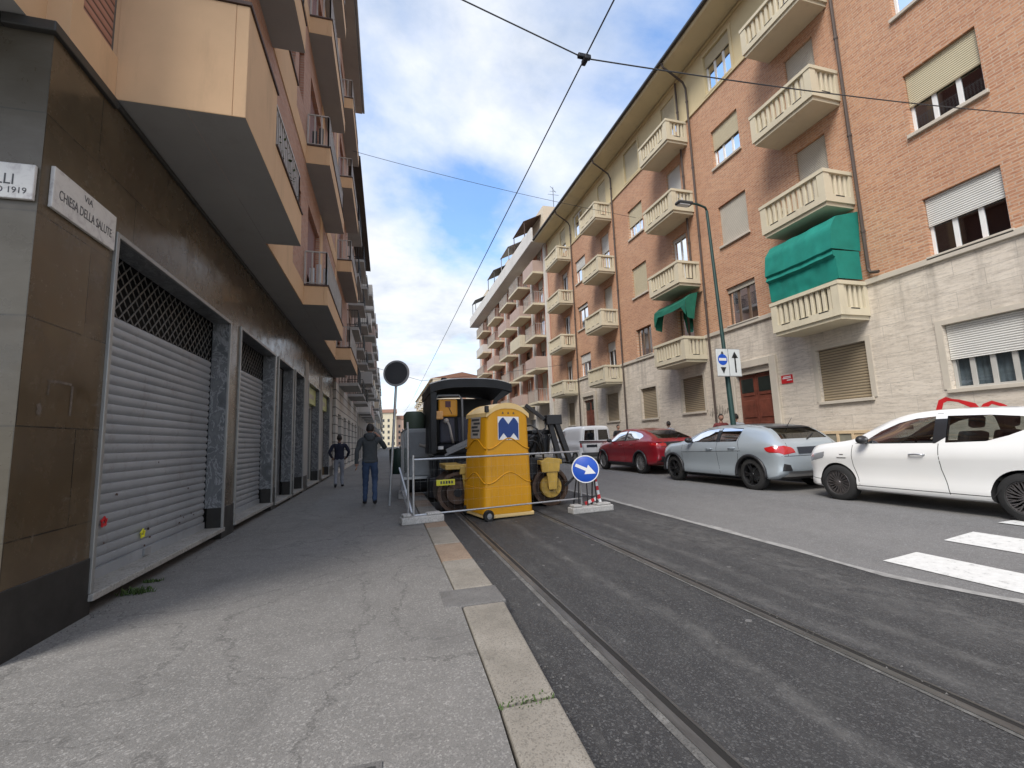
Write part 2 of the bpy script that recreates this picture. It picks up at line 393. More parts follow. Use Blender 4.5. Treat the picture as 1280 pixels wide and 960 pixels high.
STAIN = simple('stain', (.16, .14, .115), .9, var=.3)
# left house
m = Mat('brown_marble', (.08, .055, .035), .30)
c, fac = m.brick((.092, .064, .036), (.062, .044, .027), (.020, .016, .012), 1.25, .78, .006)
c = m.mix(m.ramp(m.noise(1.1, 7, .7), [(.42, .0), (.68, .75)]), c, (.135, .10, .06))
c = m.mix(m.ramp(m.noise(.8, 6, .7, (1, 1, .5)), [(.5, .0), (.7, .6)]), c, (.045, .036, .022))
c = m.mix(m.ramp(m.noise(3.5, 8, .75, dist=.6), [(.62, .0), (.70, .5)]), c, (.19, .17, .145))
m.color(c); m.rough(m.ramp(m.noise(3, 6, .7), [(.3, .12), (.7, .36)])); BRMARB = m.m
m = Mat('brown_marble_end', (.08, .06, .04), .35)
c, fac = m.brick((.085, .072, .05), (.072, .06, .044), (.045, .04, .032), 1.25, .78, .006, 'xz')
c = m.mix(m.ramp(m.noise(2.0, 8, .75, (1, 1, 2.5)), [(.45, .0), (.75, .55)]), c, (.135, .12, .095))
m.color(c); m.rough(m.ramp(m.noise(3, 6, .7), [(.3, .2), (.7, .45)])); BRMARB2 = m.m
m = Mat('veined_marble', (.12, .125, .13), .3)
vv = m.noise(2.6, 9, .68, (1, 1, .8), 2.2)
c = m.ramp(vv, [(.30, (.075, .08, .086)), (.455, (.12, .128, .136)), (.49, (.30, .31, .32)), (.525, (.115, .12, .13)), (.66, (.17, .18, .185))])
m.color(c); VEIN = m.m
PLINTH = simple('black_plinth', (.022, .020, .018), .45, var=.4, scale=4)
MARBSILL = stone_mat('grey_sill', (.23, .22, .20), (.30, .29, .27), (.38, .37, .35), 3, 60)
m = Mat('shutter_steel', (.45, .47, .49), .45, .25)
c = m.ramp(m.noise(1.2, 7, .7), [(.3, (.29, .31, .335)), (.7, (.38, .40, .425))])
c = m.mix(m.ramp(m.noise(5, 7, .8, (1, 1, .5)), [(.54, .0), (.70, .6)]), c, (.20, .18, .165))
m.color(c); SHUT = m.m
STEELTRIM = simple('steel_trim', (.34, .34, .33), .4, .5, var=.1)
IRON = simple('black_iron', (.025, .024, .023), .5, .3)
PALEIRON = simple('pale_iron', (.42, .38, .34), .5, .1)
RUSTCOPE = simple('brown_coping', (.075, .045, .035), .7)
MARBLEP = Mat('plaque_marble', (.62, .59, .56), .45)
MARBLEP.color(MARBLEP.ramp(MARBLEP.noise(9, 8, .7, dist=1.2), [(.35, (.46, .43, .42)), (.5, (.64, .62, .59)), (.8, (.70, .68, .65))])); MARBLEP = MARBLEP.m
LETTER = simple('grey_letters', (.07, .07, .075), .7)
SIGNYG = simple('yellow_green_sign', (.50, .54, .22), .5, var=.15)
# things
BLACK = simple('black_plastic', (.018, .018, .02), .45, var=.1)
BLACKM = simple('black_steel', (.02, .02, .022), .4, .3, var=.2)
DGREY = simple('dark_grey', (.06, .062, .065), .55)
GREY = simple('mid_grey', (.25, .255, .26), .5)
GALV = simple('galvanised_steel', (.45, .46, .47), .38, .7, var=.15, scale=20)
CONC = stone_mat('concrete', (.33, .325, .31), (.43, .42, .40), (.52, .51, .49), 4, 90)
WHITE = simple('white_paint', (.78, .78, .77), .4, var=.04)
RED = simple('red_paint', (.55, .02, .025), .45, var=.08)
BLUE = simple('sign_blue', (.012, .085, .50), .4, var=.05)
YELSIGN = simple('yellow_plate', (.72, .68, .04), .4, var=.05)
m = Mat('toilet_plastic', (.72, .36, .012), .42)
m.color(m.mix(m.ramp(m.noise(4, 6, .7, (3, 3, .35)), [(.5, .0), (.8, .4)]), (.66, .31, .006), (.50, .21, .005))); m.bump(m.noise(30, 2), .06, .004); TOIL = m.m; NAVYE = simple('emblem_navy', (.010, .045, .20), .4, var=.05)
TOILP = simple('toilet_roof_plastic', (.78, .56, .25), .45, var=.06)
MYEL = simple('machine_yellow', (.52, .34, .07), .45, var=.2, scale=5)
MORA = simple('machine_orange', (.75, .33, .02), .45, var=.1)
DRUM = simple('rusty_drum_steel', (.11, .07, .05), .5, .6, var=.4, scale=6)
RUBBER = simple('rubber', (.018, .018, .018), .85)
GREENP = simple('green_bin', (.008, .03, .02), .5)
DGREENP = simple('dark_green_post', (.02, .055, .05), .45, .2)
ALU = simple('aluminium', (.55, .56, .57), .3, .9, var=.05)
LAMPW = simple('plate_dark', (.02, .025, .035), .5)
WOODB = simple('beige_wood', (.60, .46, .29), .65, var=.12, scale=6)
PANELG = simple('dusty_panes', (.25, .24, .19), .3, var=.2)
CABLE = simple('cable_grey', (.05, .05, .052), .6)
LEAF = simple('leaf_green', (.05, .085, .02), .8, var=.4, scale=30)
# ------------------------------------------------------------------ ground, roads, pavements
def zr(x):                                   # the old lane rises away from the tram track
    t = min(1, max(0, (x-4.8)/2.9)); return .2*t*t*(3-2*t)
def struct(name, mb, mat, **k): return tag(mb.build(name, mat, **k), kind='structure')
mb = MB(); mb.add([(-900, -900, -.08), (900, -900, -.08), (900, 900, -.08), (-900, 900, -.08)], [(0, 1, 2, 3)]); struct('ground', mb, GROUND)
KIN = [(-8, .36), (.8, .44), (2.38, .545), (3.83, .59), (8, .60), (330, .60)]
KOUT = [(-8, .62), (.8, .74), (2.38, .865), (3.83, .957), (8, .962), (330, .962)]
def lin(tab, y):
    for (a, b), (c, d) in zip(tab, tab[1:]):
        if y <= c: return b+(d-b)*(y-a)/(c-a)
    return tab[-1][1]
mb = MB()
ys = [-8, -3, .8, 1.6, 2.38, 3.1, 3.83, 5, 6.5, 8, 20, 60, 150, 330]
def strip(mb, f0, f1, z0, z1, ys):
    vs = []
    for y in ys: vs += [(f0(y), y, z0), (f1(y), y, z1)]
    mb.add(vs, [(2*i, 2*i+1, 2*i+3, 2*i+2) for i in range(len(ys)-1)])
strip(mb, lambda y: -14, lambda y: lin(KIN, y)-.004, .13, .13, ys); struct('pavement', mb, PAVE)
mb = MB(); y = -7.0; first = True
cuts = [-7, -5.6, -4.2, -2.7, -1.2, .35, 2.385, 3.835, 4.28, 5.32, 6.2, 7.45, 8.6, 9.9]
while cuts[-1] < 60: cuts.append(cuts[-1]+random.uniform(.9, 1.5))
cuts.append(330)
def kst(mb, ya, yb, xa=0, xb=0, top=.134):
    g = .009; ya += g; yb -= g
    x = [lin(KIN, ya)+g+xa, lin(KOUT, ya)+xb, lin(KOUT, yb)+xb, lin(KIN, yb)+g+xa]; yy = [ya, ya, yb, yb]
    n = max(1, int((yb-ya)/.12)) if yb-ya < 5 else 1
    for i in range(1):
        mb.add([(x[k], yy[k], z) for z in (-.2, top) for k in range(4)], [(3, 2, 1, 0), (4, 5, 6, 7), (0, 1, 5, 4), (1, 2, 6, 5), (2, 3, 7, 6), (3, 0, 4, 7)])
for i, (a, b_) in enumerate(zip(cuts, cuts[1:])):
    if abs(a-3.835) < .01: mb.cur = 2; kst(mb, a, b_, -.15, .02, .137)
    else:
        mb.cur = 0 if a < 4 else (1 if i % 2 else 0)
        kst(mb, a, b_, 0, random.uniform(-.008, .008), .134+random.uniform(-.004, .004))
struct('kerb', mb, [KERB1, KERB2, KERB3], bevel=.018, seg=3)
mb = MB(); ysl = [-8, -2, 0, 1.5, 2.6, 3.4, 4.5, 6, 8, 9.7, 12, 16, 24, 40, 80, 330]
EDGE = [(-8, 5.6), (0, 5.45), (2.0, 5.25), (2.6, 4.98), (3.4, 4.74), (4.5, 4.82), (9.7, 4.97), (16, 4.95), (330, 4.95)]
strip(mb, lambda y: .55, lambda y: lin(EDGE, y), 0, 0, ysl); struct('tram_lane', mb, TRAM)
mb = MB(); xs = [4.3, 4.8, 5.2, 5.6, 6.0, 6.4, 6.8, 7.2, 7.7, 8.7, 9.72]
vs = []
for y in (-9, 330):
    for x in xs: vs.append((x, y, zr(x)-.004))
k = len(xs); mb.add(vs, [(i, i+1, k+i+1, k+i) for i in range(k-1)]); struct('road', mb, ROAD, smooth=True)
mb = MB(); yy = [i*.35-6 for i in range(0, 90)]; vs = []
for i, y in enumerate(yy):
    e = lin(EDGE, y); wd = .045+.03*math.sin(i*1.7)+.02*math.sin(i*.6)
    vs += [(e-.03, y, .005), (e+.03+wd, y, zr(e+.06)+.006)]
mb.add(vs, [(2*i, 2*i+1, 2*i+3, 2*i+2) for i in range(len(yy)-1)]); struct('asphalt_edge', mb, DUST)
mb = MB()
for x0, ya in ((5.22, 3.82), (6.33, 3.9), (7.5, 4.0), (8.65, 4.1)):
    n = 3
    for i in range(n):
        xa, xb = x0+.52*i/n, x0+.52*(i+1)/n
        mb.quad((xa, 1.0, zr(xa)+.004), (xb, 1.0, zr(xb)+.004), (xb, ya, zr(xb)+.004), (xa, ya, zr(xa)+.004))
struct('crosswalk', mb, PAINT)
RP = .31
mb = MB(); mb.cur = 0; mb.box(9.72, 9.97, -9, 330, -.1, RP); struct('far_kerb', mb, KERB3, bevel=.02)
mb = MB(); mb.quad((9.97, -9, RP-.004), (14, -9, RP+.02), (14, 330, RP+.02), (9.97, 330, RP-.004)); struct('far_pavement', mb, PAVE)

def rail(x, flip, label):
    t = thing('tram_rail', label, 'tram rail', (x, 0, 0), group='steel rails of the tram track')
    a, b = -5, 300
    mb = MB(); mb.box(-.028, .028, a, b, -.05, .009); mb.box(.072, .088, a, b, -.05, .007); mb.build('rail_head', RAIL, t)
    mb = MB(); mb.quad((.028, a, .0035), (.072, a, .0035), (.072, b, .0035), (.028, b, .0035)); mb.build('flangeway', RAILGROOVE, t)
    mb = MB(); mb.quad((-.075 if not flip else -.055, a, .0045), (-.028, a, .0045), (-.028, b, .0045), (-.075 if not flip else -.055, b, .0045)); mb.build('mortar_bed', MORTAR, t)
rail(1.43, False, 'left steel tram rail, the one nearer the granite kerb')
rail(2.90, True, 'right steel tram rail, the one nearer the zebra crossing')

# covers and weeds on the pavement
t = thing('manhole_cover', 'dark iron manhole cover in the grey pavement at the bottom of the picture', 'manhole cover', (-.22, 2.02, .134))
mb = MB(); mb.box(-.17, .17, -.12, .12, 0, .006)
for i in range(7): mb.box(-.15, .15, -.105+i*.033, -.095+i*.033, .006, .010)
mb.build('lid', simple('cast_iron', (.05, .048, .045), .6, .3, var=.3, scale=20), t)
mb = MB(); mb.box(-.20, .20, -.15, -.125, 0, .005); mb.box(-.20, .20, .125, .15, 0, .005); mb.box(-.20, -.175, -.125, .125, 0, .005); mb.box(.175, .20, -.125, .125, 0, .005); mb.build('frame', KERB3, t)
def weed(x, y, z, n, r, h, label):
    mb = MB((x, y, z))
    for i in range(n):
        a = random.uniform(0, 2*PI); d = r*random.random()**.6; px, py = x+math.cos(a)*d*1.0, y+math.sin(a)*d*.35
        hh = h*random.uniform(.4, 1); b2 = random.uniform(0, 2*PI); l = hh*random.uniform(.3, .9); wd = .006
        dx, dy = math.cos(b2), math.sin(b2)
        mb.add([(px-dy*wd, py+dx*wd, z), (px+dy*wd, py-dx*wd, z), (px+dx*l*.6+dy*wd, py+dy*l*.6-dx*wd, z+hh*.8), (px+dx*l, py+dy*l, z+hh)], [(0, 1, 2, 3)])
    tag(mb.build('weed', LEAF), label, 'weed')
weed(.70, 2.385, .125, 90, .16, .022, 'low green weed growing in the joint between two granite kerb stones')
weed(-2.33, 5.35, .13, 110, .16, .07, 'small green weed at the foot of the big grey roller shutter')
weed(-2.36, 5.75, .13, 50, .10, .04, 'tiny dry tuft of weed by the hole under the big shutter sill')

mb = MB((0, 4, 0))
for k in range(700):
    if k % 3 == 0: y = random.uniform(1.2, 9); x = lin(KOUT, y)+abs(random.gauss(0, .07))+.02; z = .003
    elif k % 3 == 1: y = random.uniform(1.5, 9); x = random.choice((1.36, 2.87, 2.97))+random.gauss(0, .05); z = .006
    else: y = random.uniform(4, 9); x = -2.40+abs(random.gauss(0, .07)); z = .133
    s_ = random.uniform(.003, .009); a = random.uniform(0, 6.3)
    p = [Vector((x+s_*math.cos(a+t), y+s_*math.sin(a+t), z)) for t in (0, 2.0, 4.2)]+[Vector((x, y, z+s_*1.1))]
    mb.add(p, [(0, 1, 3), (1, 2, 3), (2, 0, 3)])
tag(mb.build('road_grit', KERB3, recalc=False), 'fine loose grit along the kerb, rails and shopfront sills', 'grit', kind='stuff')

# ------------------------------------------------------------------ facade helpers
def facade(mb, X, y0, y1, z0, z1, ops, depth, s, mat=0, back=None, reveal=None):
    """wall in the plane x=X between y0..y1, z0..z1 with openings (ya,yb,za,zb); s=+1 when the room lies at larger x."""
    ys = sorted({y0, y1, *[o[0] for o in ops], *[o[1] for o in ops]}); zs = sorted({z0, z1, *[o[2] for o in ops], *[o[3] for o in ops]})
    for a, b in zip(ys, ys[1:]):
        for c, d in zip(zs, zs[1:]):
            if any(o[0]-1e-6 <= a and b <= o[1]+1e-6 and o[2]-1e-6 <= c and d <= o[3]+1e-6 for o in ops): continue
            mb.cur = mat; mb.quad((X, a, c), (X, b, c), (X, b, d), (X, a, d))
    for ya, yb, za, zb in ops:
        Xb = X+s*depth; mb.cur = mat if reveal is None else reveal
        mb.quad((X, ya, za), (Xb, ya, za), (Xb, ya, zb), (X, ya, zb)); mb.quad((X, yb, za), (Xb, yb, za), (Xb, yb, zb), (X, yb, zb))
        if za > z0+1e-6: mb.quad((X, ya, za), (X, yb, za), (Xb, yb, za), (Xb, ya, za))
        mb.quad((X, ya, zb), (X, yb, zb), (Xb, yb, zb), (Xb, ya, zb))
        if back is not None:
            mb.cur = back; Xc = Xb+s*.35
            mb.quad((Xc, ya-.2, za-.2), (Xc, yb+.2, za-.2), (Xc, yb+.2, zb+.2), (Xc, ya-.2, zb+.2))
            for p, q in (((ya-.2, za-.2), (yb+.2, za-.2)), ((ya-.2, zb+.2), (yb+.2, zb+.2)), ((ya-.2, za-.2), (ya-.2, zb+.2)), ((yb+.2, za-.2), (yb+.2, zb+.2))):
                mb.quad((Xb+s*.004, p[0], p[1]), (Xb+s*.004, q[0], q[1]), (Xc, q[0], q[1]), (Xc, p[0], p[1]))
def frame_bars(mb, X, s, ya, yb, za, zb, n, wd=.06, dp=.05, x_off=.0):
    x0, x1 = sorted((X+s*x_off, X+s*(x_off+dp)))
    mb.box(x0, x1, ya, yb, za, za+wd); mb.box(x0, x1, ya, yb, zb-wd, zb)
    for i in range(n+1):
        c = ya+(yb-ya)*i/n
        ww = wd if i in (0, n) else wd*1.5
        a = ya if i == 0 else (yb-ww if i == n else c-ww/2)
        mb.box(x0, x1, a, a+ww, za+wd, zb-wd)
def window(root, o, X, s, depth, panes=2, blind=0.0, bmat=None, fmat=None, curtain=None, sill=True, smat=None, glassm=None, name='window'):
    """a window with its frame, glass, blind, curtain and sill, set back in the opening o=(ya,yb,za,zb)"""
    ya, yb, za, zb = o; O = root.location; Xf = X+s*(depth-.06)
    mb = MB(O); frame_bars(mb, Xf, s, ya+.004, yb-.004, za+.004, zb-.004, panes, .055, .05); f = mb.build(name, fmat or WFRAME, root)
    zt = zb-(zb-za)*blind
    if blind < .98:
        mb = MB(O); x = Xf+s*.024; mb.quad((x, ya+.05, za+.05), (x, yb-.05, za+.05), (x, yb-.05, zb-.05), (x, ya+.05, zb-.05)); mb.build('pane', glassm or GLASS, f)
        if curtain:
            mb = MB(O); xc = Xf+s*.13; n = int((yb-ya)/.035)
            mb.grid(lambda u, v: (xc+.022*math.sin(u*n*1.9)+.012*math.sin(u*n*.7+2), ya+.03+(yb-ya-.06)*u, za+.03+(zb-za-.06)*v), n, 1)
            mb.build('curtain', curtain, f, smooth=True)
    if blind > 0:
        mb = MB(O); xa, xb = sorted((Xf-s*.045, Xf-s*.015)); mb.box(xa, xb, ya+.012, yb-.012, zt, zb-.006); mb.box(xa-.006, xb+.006, ya+.012, yb-.012, zt-.035, zt-.001)
        mb.build('roller_blind', bmat or BLINDY, f)
    if sill:
        mb = MB(O); mb.box(min(X-s*.07, X-s*.003), max(X-s*.07, X-s*.003), ya-.06, yb+.06, za-.08, za+.004)
        mb.build('sill', smat or TRIM, f, bevel=.008)
    return f
def bal_rail(mb, pts, z0, z1, pitch, r=.009, flat=False):
    """iron railing: bars between bottom and top rail along the polyline pts"""
    for (xa, ya), (xb, yb) in zip(pts, pts[1:]):
        L = math.hypot(xb-xa, yb-ya); n = max(2, int(L/pitch))
        mb.beam((xa, ya, z1), (xb, yb, z1), .04, .03); mb.beam((xa, ya, z0+.05), (xb, yb, z0+.05), .025, .02)
        for i in range(n+1):
            x, y = xa+(xb-xa)*i/n, ya+(yb-ya)*i/n
            if flat: mb.box(x-.018, x+.018, y-.018, y+.018, z0, z1)
            else: mb.box(x-r, x+r, y-r, y+r, z0, z1)

# ------------------------------------------------------------------ the brick house on the right
XR = 12.0; RB = thing('apartment_house', 'brick apartment house with a pale stone base, cream balustrade balconies and a yellow top storey', 'building', (XR, 18, 0))
O = RB.location
Y0, Y1 = -3.0, 30.9
ZS, ZY, ZC = 5.12, 14.35, 16.55
cols = {'A': (5.42, 6.8), 'C': (11.76, 13.08), 'E': (17.97, 19.27), 'G': (24.48, 25.98)}
doors = {'B': (8.82, 9.78), 'D': (15.0, 15.95), 'F': (21.4, 22.35), 'H': (27.35, 28.3)}
bals = {'B': (8.25, 10.32), 'D': (14.36, 16.4), 'F': (20.9, 22.95), 'H': (26.6, 28.95)}
extra = {'Z': (-.3, 1.0)}
sills = [5.27, 8.30, 11.38, 14.45]; tops = [6.66, 9.82, 12.90, 16.08]
floorz = [4.40, 7.45, 10.45, 13.5]
ops_stone = [(5.42, 6.8, 2.22, 3.66), (8.48, 9.88, 2.22, 3.70), (11.5, 13.05, RP, 3.62), (14.72, 16.08, 2.32, 3.74), (17.93, 19.21, 2.24, 3.70), (21.45, 22.85, 2.3, 3.82), (24.3, 25.85, RP, 3.95), (27.3, 28.4, 2.3, 3.8), (.2, 1.5, 2.22, 3.66)]
ops_brick = []; ops_yel = []
for i in range(4):
    for c in (*cols.values(), *extra.values()): (ops_brick if i < 3 else ops_yel).append((*c, sills[i], tops[i]))
    for c in doors.values(): (ops_brick if i < 3 else ops_yel).append((*c, max(floorz[i], ZS+.0) if i == 0 else (floorz[i] if i < 3 else ZY), tops[i]))
# the first-floor doors start below the string course: keep them in the brick part only from the course upwards
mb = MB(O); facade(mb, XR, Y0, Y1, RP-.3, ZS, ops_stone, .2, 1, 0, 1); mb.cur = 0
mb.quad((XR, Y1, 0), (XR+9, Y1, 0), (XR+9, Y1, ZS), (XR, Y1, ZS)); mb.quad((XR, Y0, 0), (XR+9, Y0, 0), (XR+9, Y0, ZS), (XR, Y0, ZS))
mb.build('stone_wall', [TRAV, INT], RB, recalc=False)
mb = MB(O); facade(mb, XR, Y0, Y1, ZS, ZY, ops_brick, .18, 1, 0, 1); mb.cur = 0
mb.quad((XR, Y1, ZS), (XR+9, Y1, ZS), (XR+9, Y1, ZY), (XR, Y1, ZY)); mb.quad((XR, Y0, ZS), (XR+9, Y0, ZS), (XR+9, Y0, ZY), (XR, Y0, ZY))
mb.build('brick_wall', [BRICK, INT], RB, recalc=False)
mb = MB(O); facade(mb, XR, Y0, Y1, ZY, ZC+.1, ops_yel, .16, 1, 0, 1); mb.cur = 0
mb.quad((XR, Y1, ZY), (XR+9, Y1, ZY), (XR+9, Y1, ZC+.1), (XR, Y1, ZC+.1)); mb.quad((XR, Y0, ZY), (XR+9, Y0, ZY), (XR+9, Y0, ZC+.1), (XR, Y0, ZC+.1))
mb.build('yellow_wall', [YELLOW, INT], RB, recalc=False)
segs = []
def gaps(lst, y0, y1):
    y = y0
    for a, b in sorted(lst):
        if a > y: yield (y, a)
        y = max(y, b)
    if y < y1: yield (y, y1)
for z, h, p, nm in ((ZS-.02, .14, .07, TRIM), (ZY-.06, .12, .06, YELLOW)):
    blk = [(a-.002, b+.002) for a, b in bals.values()]
    boxes('string_course', nm, RB, [(XR-p, XR-.003, a, b, z, z+h) for a, b in gaps(blk, Y0, Y1)], .012)
mb = MB(O); mb.box(XR-.05, XR-.003, Y0, Y1, ZC-.16, ZC-.06); mb.build('frieze', YELLOW, RB, bevel=.01)
mb = MB(O); 
vs = [(XR+.05, ZC), (XR-.98, ZC), (XR-1.03, ZC+.05), (XR-1.03, ZC+.16), (XR+.05, ZC+.16)]
n_ = len(vs); mb.add([(x, y, z) for y in (Y0-.3, Y1+.12) for x, z in vs], [tuple(range(n_)), tuple(range(2*n_-1, n_-1, -1))] + [(i, (i+1) % n_, n_+(i+1) % n_, n_+i) for i in range(n_)])
mb.build('cornice', SOFFIT2, RB)
mb = MB(O); mb.box(XR-1.16, XR-1.035, Y0-.3, Y1+.15, ZC+.1, ZC+.22); mb.build('gutter', DARKGUT, RB, bevel=.03)
mb = MB(O); mb.quad((XR-1.1, Y0-.3, ZC+.2), (XR-1.1, Y1+.12, ZC+.2), (XR+4.5, Y1+.12, ZC+2.2), (XR+4.5, Y0-.3, ZC+2.2)); mb.quad((XR+4.5, Y1+.12, ZC+2.2), (XR+4.5, Y0-.3, ZC+2.2), (XR+9, Y0-.3, ZC+.2), (XR+9, Y1+.12, ZC+.2)); mb.build('roof', ROOFT, RB)
PIPE = simple('downpipe_metal', (.085, .065, .055), .55, .2)
# downpipes
for yp, zb in ((8.1, 5.35), (14.1, RP), (14.72, 7.6), (20.62, RP), (26.3, RP)):
    mb = MB(O)
    pts = [(XR-1.08, yp+.1, ZC+.1), (XR-1.0, yp+.1, ZC-.1), (XR-.72, yp+.04, ZC-.33), (XR-.2, yp, ZC-.7), (XR-.09, yp, ZC-.95), (XR-.09, yp, zb+.14)]
    if yp == 14.72: pts = [(XR-.09, yp, ZC-.2), (XR-.09, yp, zb)]
    if yp == 8.1: pts += [(XR-.1, yp-.05, zb+.03), (XR-.1, yp-.24, zb-.02)]
    mb.path(pts, .041, 8)
    for zz_ in (6.5, 9.2, 12.1, 15): mb.lathe([(.056, -.03), (.056, .03)], (XR-.09, yp, zz_), n=8)
    mb.build('downpipe', PIPE, RB)
# windows
spec = {('A', 0): (3, .46, BLINDW, WFRAME, None), ('A', 1): (3, .52, BLINDY, WFRAME, None), ('A', 2): (3, .25, BLINDW, WFRAME, CURT), ('A', 3): (3, .3, BLINDY, WFRAME, None),
        ('C', 0): (3, .10, BLINDG, BFRAME, CURTG), ('C', 1): (2, 1.0, BLINDG, WFRAME, None), ('C', 2): (3, .5, BLINDY, WFRAME, CURT), ('C', 3): (3, .28, BLINDY, WFRAME, CURT),
        ('E', 0): (3, 0, None, BFRAME, CURT), ('E', 1): (2, 1.0, BLINDY, WFRAME, None), ('E', 2): (3, .55, BLINDY, WFRAME, CURT), ('E', 3): (2, 1.0, BLINDY, WFRAME, None),
        ('G', 0): (2, .35, BLINDW, WFRAME, None), ('G', 1): (2, .12, BLINDW, BFRAME, None), ('G', 2): (2, .4, BLINDW, WFRAME, CURT), ('G', 3): (2, 0, None, WFRAME, CURTG),
        ('Z', 0): (2, .4, BLINDW, WFRAME, None), ('Z', 1): (2, .4, BLINDY, WFRAME, None), ('Z', 2): (2, .6, BLINDY, WFRAME, None), ('Z', 3): (2, .2, BLINDY, WFRAME, CURT)}
for (c, i), (n, bl, bmat, fm, cu) in spec.items():
    yy = {**cols, **extra}[c]
    window(RB, (*yy, sills[i], tops[i]), XR, 1, .18 if i < 3 else .16, n, bl, bmat, fm, cu, True, TRIM if i < 3 else YELLOW)
    if i == 3:
        mb = MB(O); a, b = yy; z0, z1 = sills[i], tops[i]
        mb.box(XR-.03, XR-.002, a-.13, a-.012, z0-.02, z1+.13); mb.box(XR-.03, XR-.002, b+.012, b+.13, z0-.02, z1+.13); mb.box(XR-.03, XR-.002, a-.012, b+.012, z1+.012, z1+.13); mb.build('window_surround', YELLOW, RB)
dspec = {('B', 0): (1.0, BLINDG), ('B', 1): (1.0, BLINDG), ('B', 2): (1.0, BLINDG), ('B', 3): (.6, BLINDG), ('D', 0): (0, None), ('D', 1): (0.05, BLINDW), ('D', 2): (.55, BLINDW), ('D', 3): (.7, BLINDY),
         ('F', 0): (.3, BLINDW), ('F', 1): (1.0, BLINDG), ('F', 2): (.4, BLINDW), ('F', 3): (1.0, BLINDY), ('H', 0): (.2, BLINDW), ('H', 1): (0, None), ('H', 2): (.1, BLINDW), ('H', 3): (.6, BLINDY)}
for (c, i), (bl, bmat) in dspec.items():
    z0 = ZS if i == 0 else (floorz[i] if i < 3 else ZY)
    window(RB, (*doors[c], z0, tops[i]), XR, 1, .18 if i < 3 else .16, 2, bl, bmat, WFRAME if (c, i) != ('D', 0) else BFRAME, CURTG if bl < .5 else None, False, name='balcony_door')
# ground floor openings
for k, (ya, yb, za, zb) in enumerate(ops_stone):
    if za < 1: continue
    if k in (0, 8): f = window(RB, (ya, yb, za, zb), XR, 1, .2, 4, .52, BLINDW, GFRAME, CURTG, True, TRIM)
    else: f = window(RB, (ya, yb, za, zb), XR, 1, .2, 2, 1.0, BLINDB, BFRAME, None, True, TRIM)
    mb = MB(O); p = .025
    mb.box(XR-p, XR-.002, ya-.13, ya-.004, za+.006, zb+.11); mb.box(XR-p, XR-.002, yb+.004, yb+.13, za+.006, zb+.11); mb.box(XR-p, XR-.002, ya-.004, yb+.004, zb+.004, zb+.11); mb.build('stone_surround', TRIM, f)
for ya, yb, zb in ((11.5, 13.05, 3.62), (24.3, 25.85, 3.95)):
    mb = MB(O); mb.box(XR-.09, XR-.002, ya-.26, ya-.003, RP, zb+.26); mb.box(XR-.09, XR-.002, yb+.003, yb+.26, RP, zb+.26); mb.box(XR-.09, XR-.002, ya-.003, yb+.003, zb+.003, zb+.26)
    mb.build('door_surround', TRIM, RB, bevel=.02)
    mb = MB(O); mb.box(XR+.02, XR+.16, ya+.004, yb-.004, zb-.2, zb-.004); mb.build('door_lintel', TRIM, RB)
    d_ = MB(O); x0 = XR+.13; zt = zb-.21; ym = (ya+yb)/2
    for a, b in ((ya+.03, ym-.012), (ym+.012, yb-.03)):
        d_.box(x0, x0+.06, a, b, RP+.02, zt)
        for j in range(4):
            za, zc_ = RP+.12+j*(zt-RP-.1)/4, RP+.02+(j+1)*(zt-RP-.1)/4
            d_.box(x0-.022, x0-.002, a+.1, b-.1, za, zc_-.06)
    dr = d_.build('front_door', DOORW, RB, bevel=.012)
    mb = MB(O); mb.box(x0-.05, x0-.024, ym-.07, ym-.045, 1.25, 1.5); mb.build('door_handle', ALU, dr)
    mb = MB(O); mb.box(x0-.03, x0-.0235, ya+.13, ym-.11, zt-.62, zt-.14); mb.box(x0-.03, x0-.0235, ym+.11, yb-.13, zt-.62, zt-.14); mb.build('door_glass', simple('dark_door_glass', (.02, .025, .022), .15), dr)
# balconies
def balcony(ya, yb, z0, X1):
    """cream concrete balcony with corner posts, rail and rounded balusters; z0 underside"""
    X0 = XR-.003; h = 1.0; mb = MB(O)
    mb.box(X1+.05, X0, ya+.05, yb-.05, z0, z0+.10)
    mb.box(X1, X0, ya, yb, z0+.101, z0+.30)
    zt = z0+.30; zr_ = z0+.90; pw = .2
    for y in (ya, yb-pw): mb.box(X1, X1+.2, y, y+pw, zt, zr_)
    for y in (ya, yb-.12): mb.box(X0-.12, X0, y, y+.12, zt, zr_)
    mb.box(X1-.02, X0, ya-.02, ya+.16, zr_, zr_+.10); mb.box(X1-.02, X0, yb-.16, yb+.02, zr_, zr_+.10); mb.box(X1-.02, X1+.16, ya+.16, yb-.16, zr_, zr_+.10)
    mb.cur = 1; L = yb-ya
    for c in (.22, .5, .78): mb.box(X1-.004, X1-.001, ya+L*c-.14, ya+L*c+.14, zt-.035, zt-.005)
    for s_ in (ya-.004, yb+.001): mb.box(X1+.35, X1+.65, s_, s_+.003, zt-.035, zt-.005)
    b = mb.build('balcony', [CREAM, INT], RB, bevel=.012)
    mb = MB(O); n = int((yb-ya-2*pw)/.165)
    prof = [(.035, 0), (.052, .06), (.052, .42), (.035, .6)]
    for i in range(n):
        y = ya+pw+(yb-ya-2*pw)*(i+.5)/n; mb.box(X1+.035, X1+.12, y-.045, y+.045, zt, zr_)
    m_ = int((X0-X1-.32)/.15)
    for s_ in (ya+.035, yb-.12):
        for i in range(m_):
            x = X1+.2+(X0-X1-.32)*(i+.5)/m_; mb.box(x-.042, x+.042, s_, s_+.085, zt, zr_)
    mb.build('balusters', CREAM, b, bevel=.014)
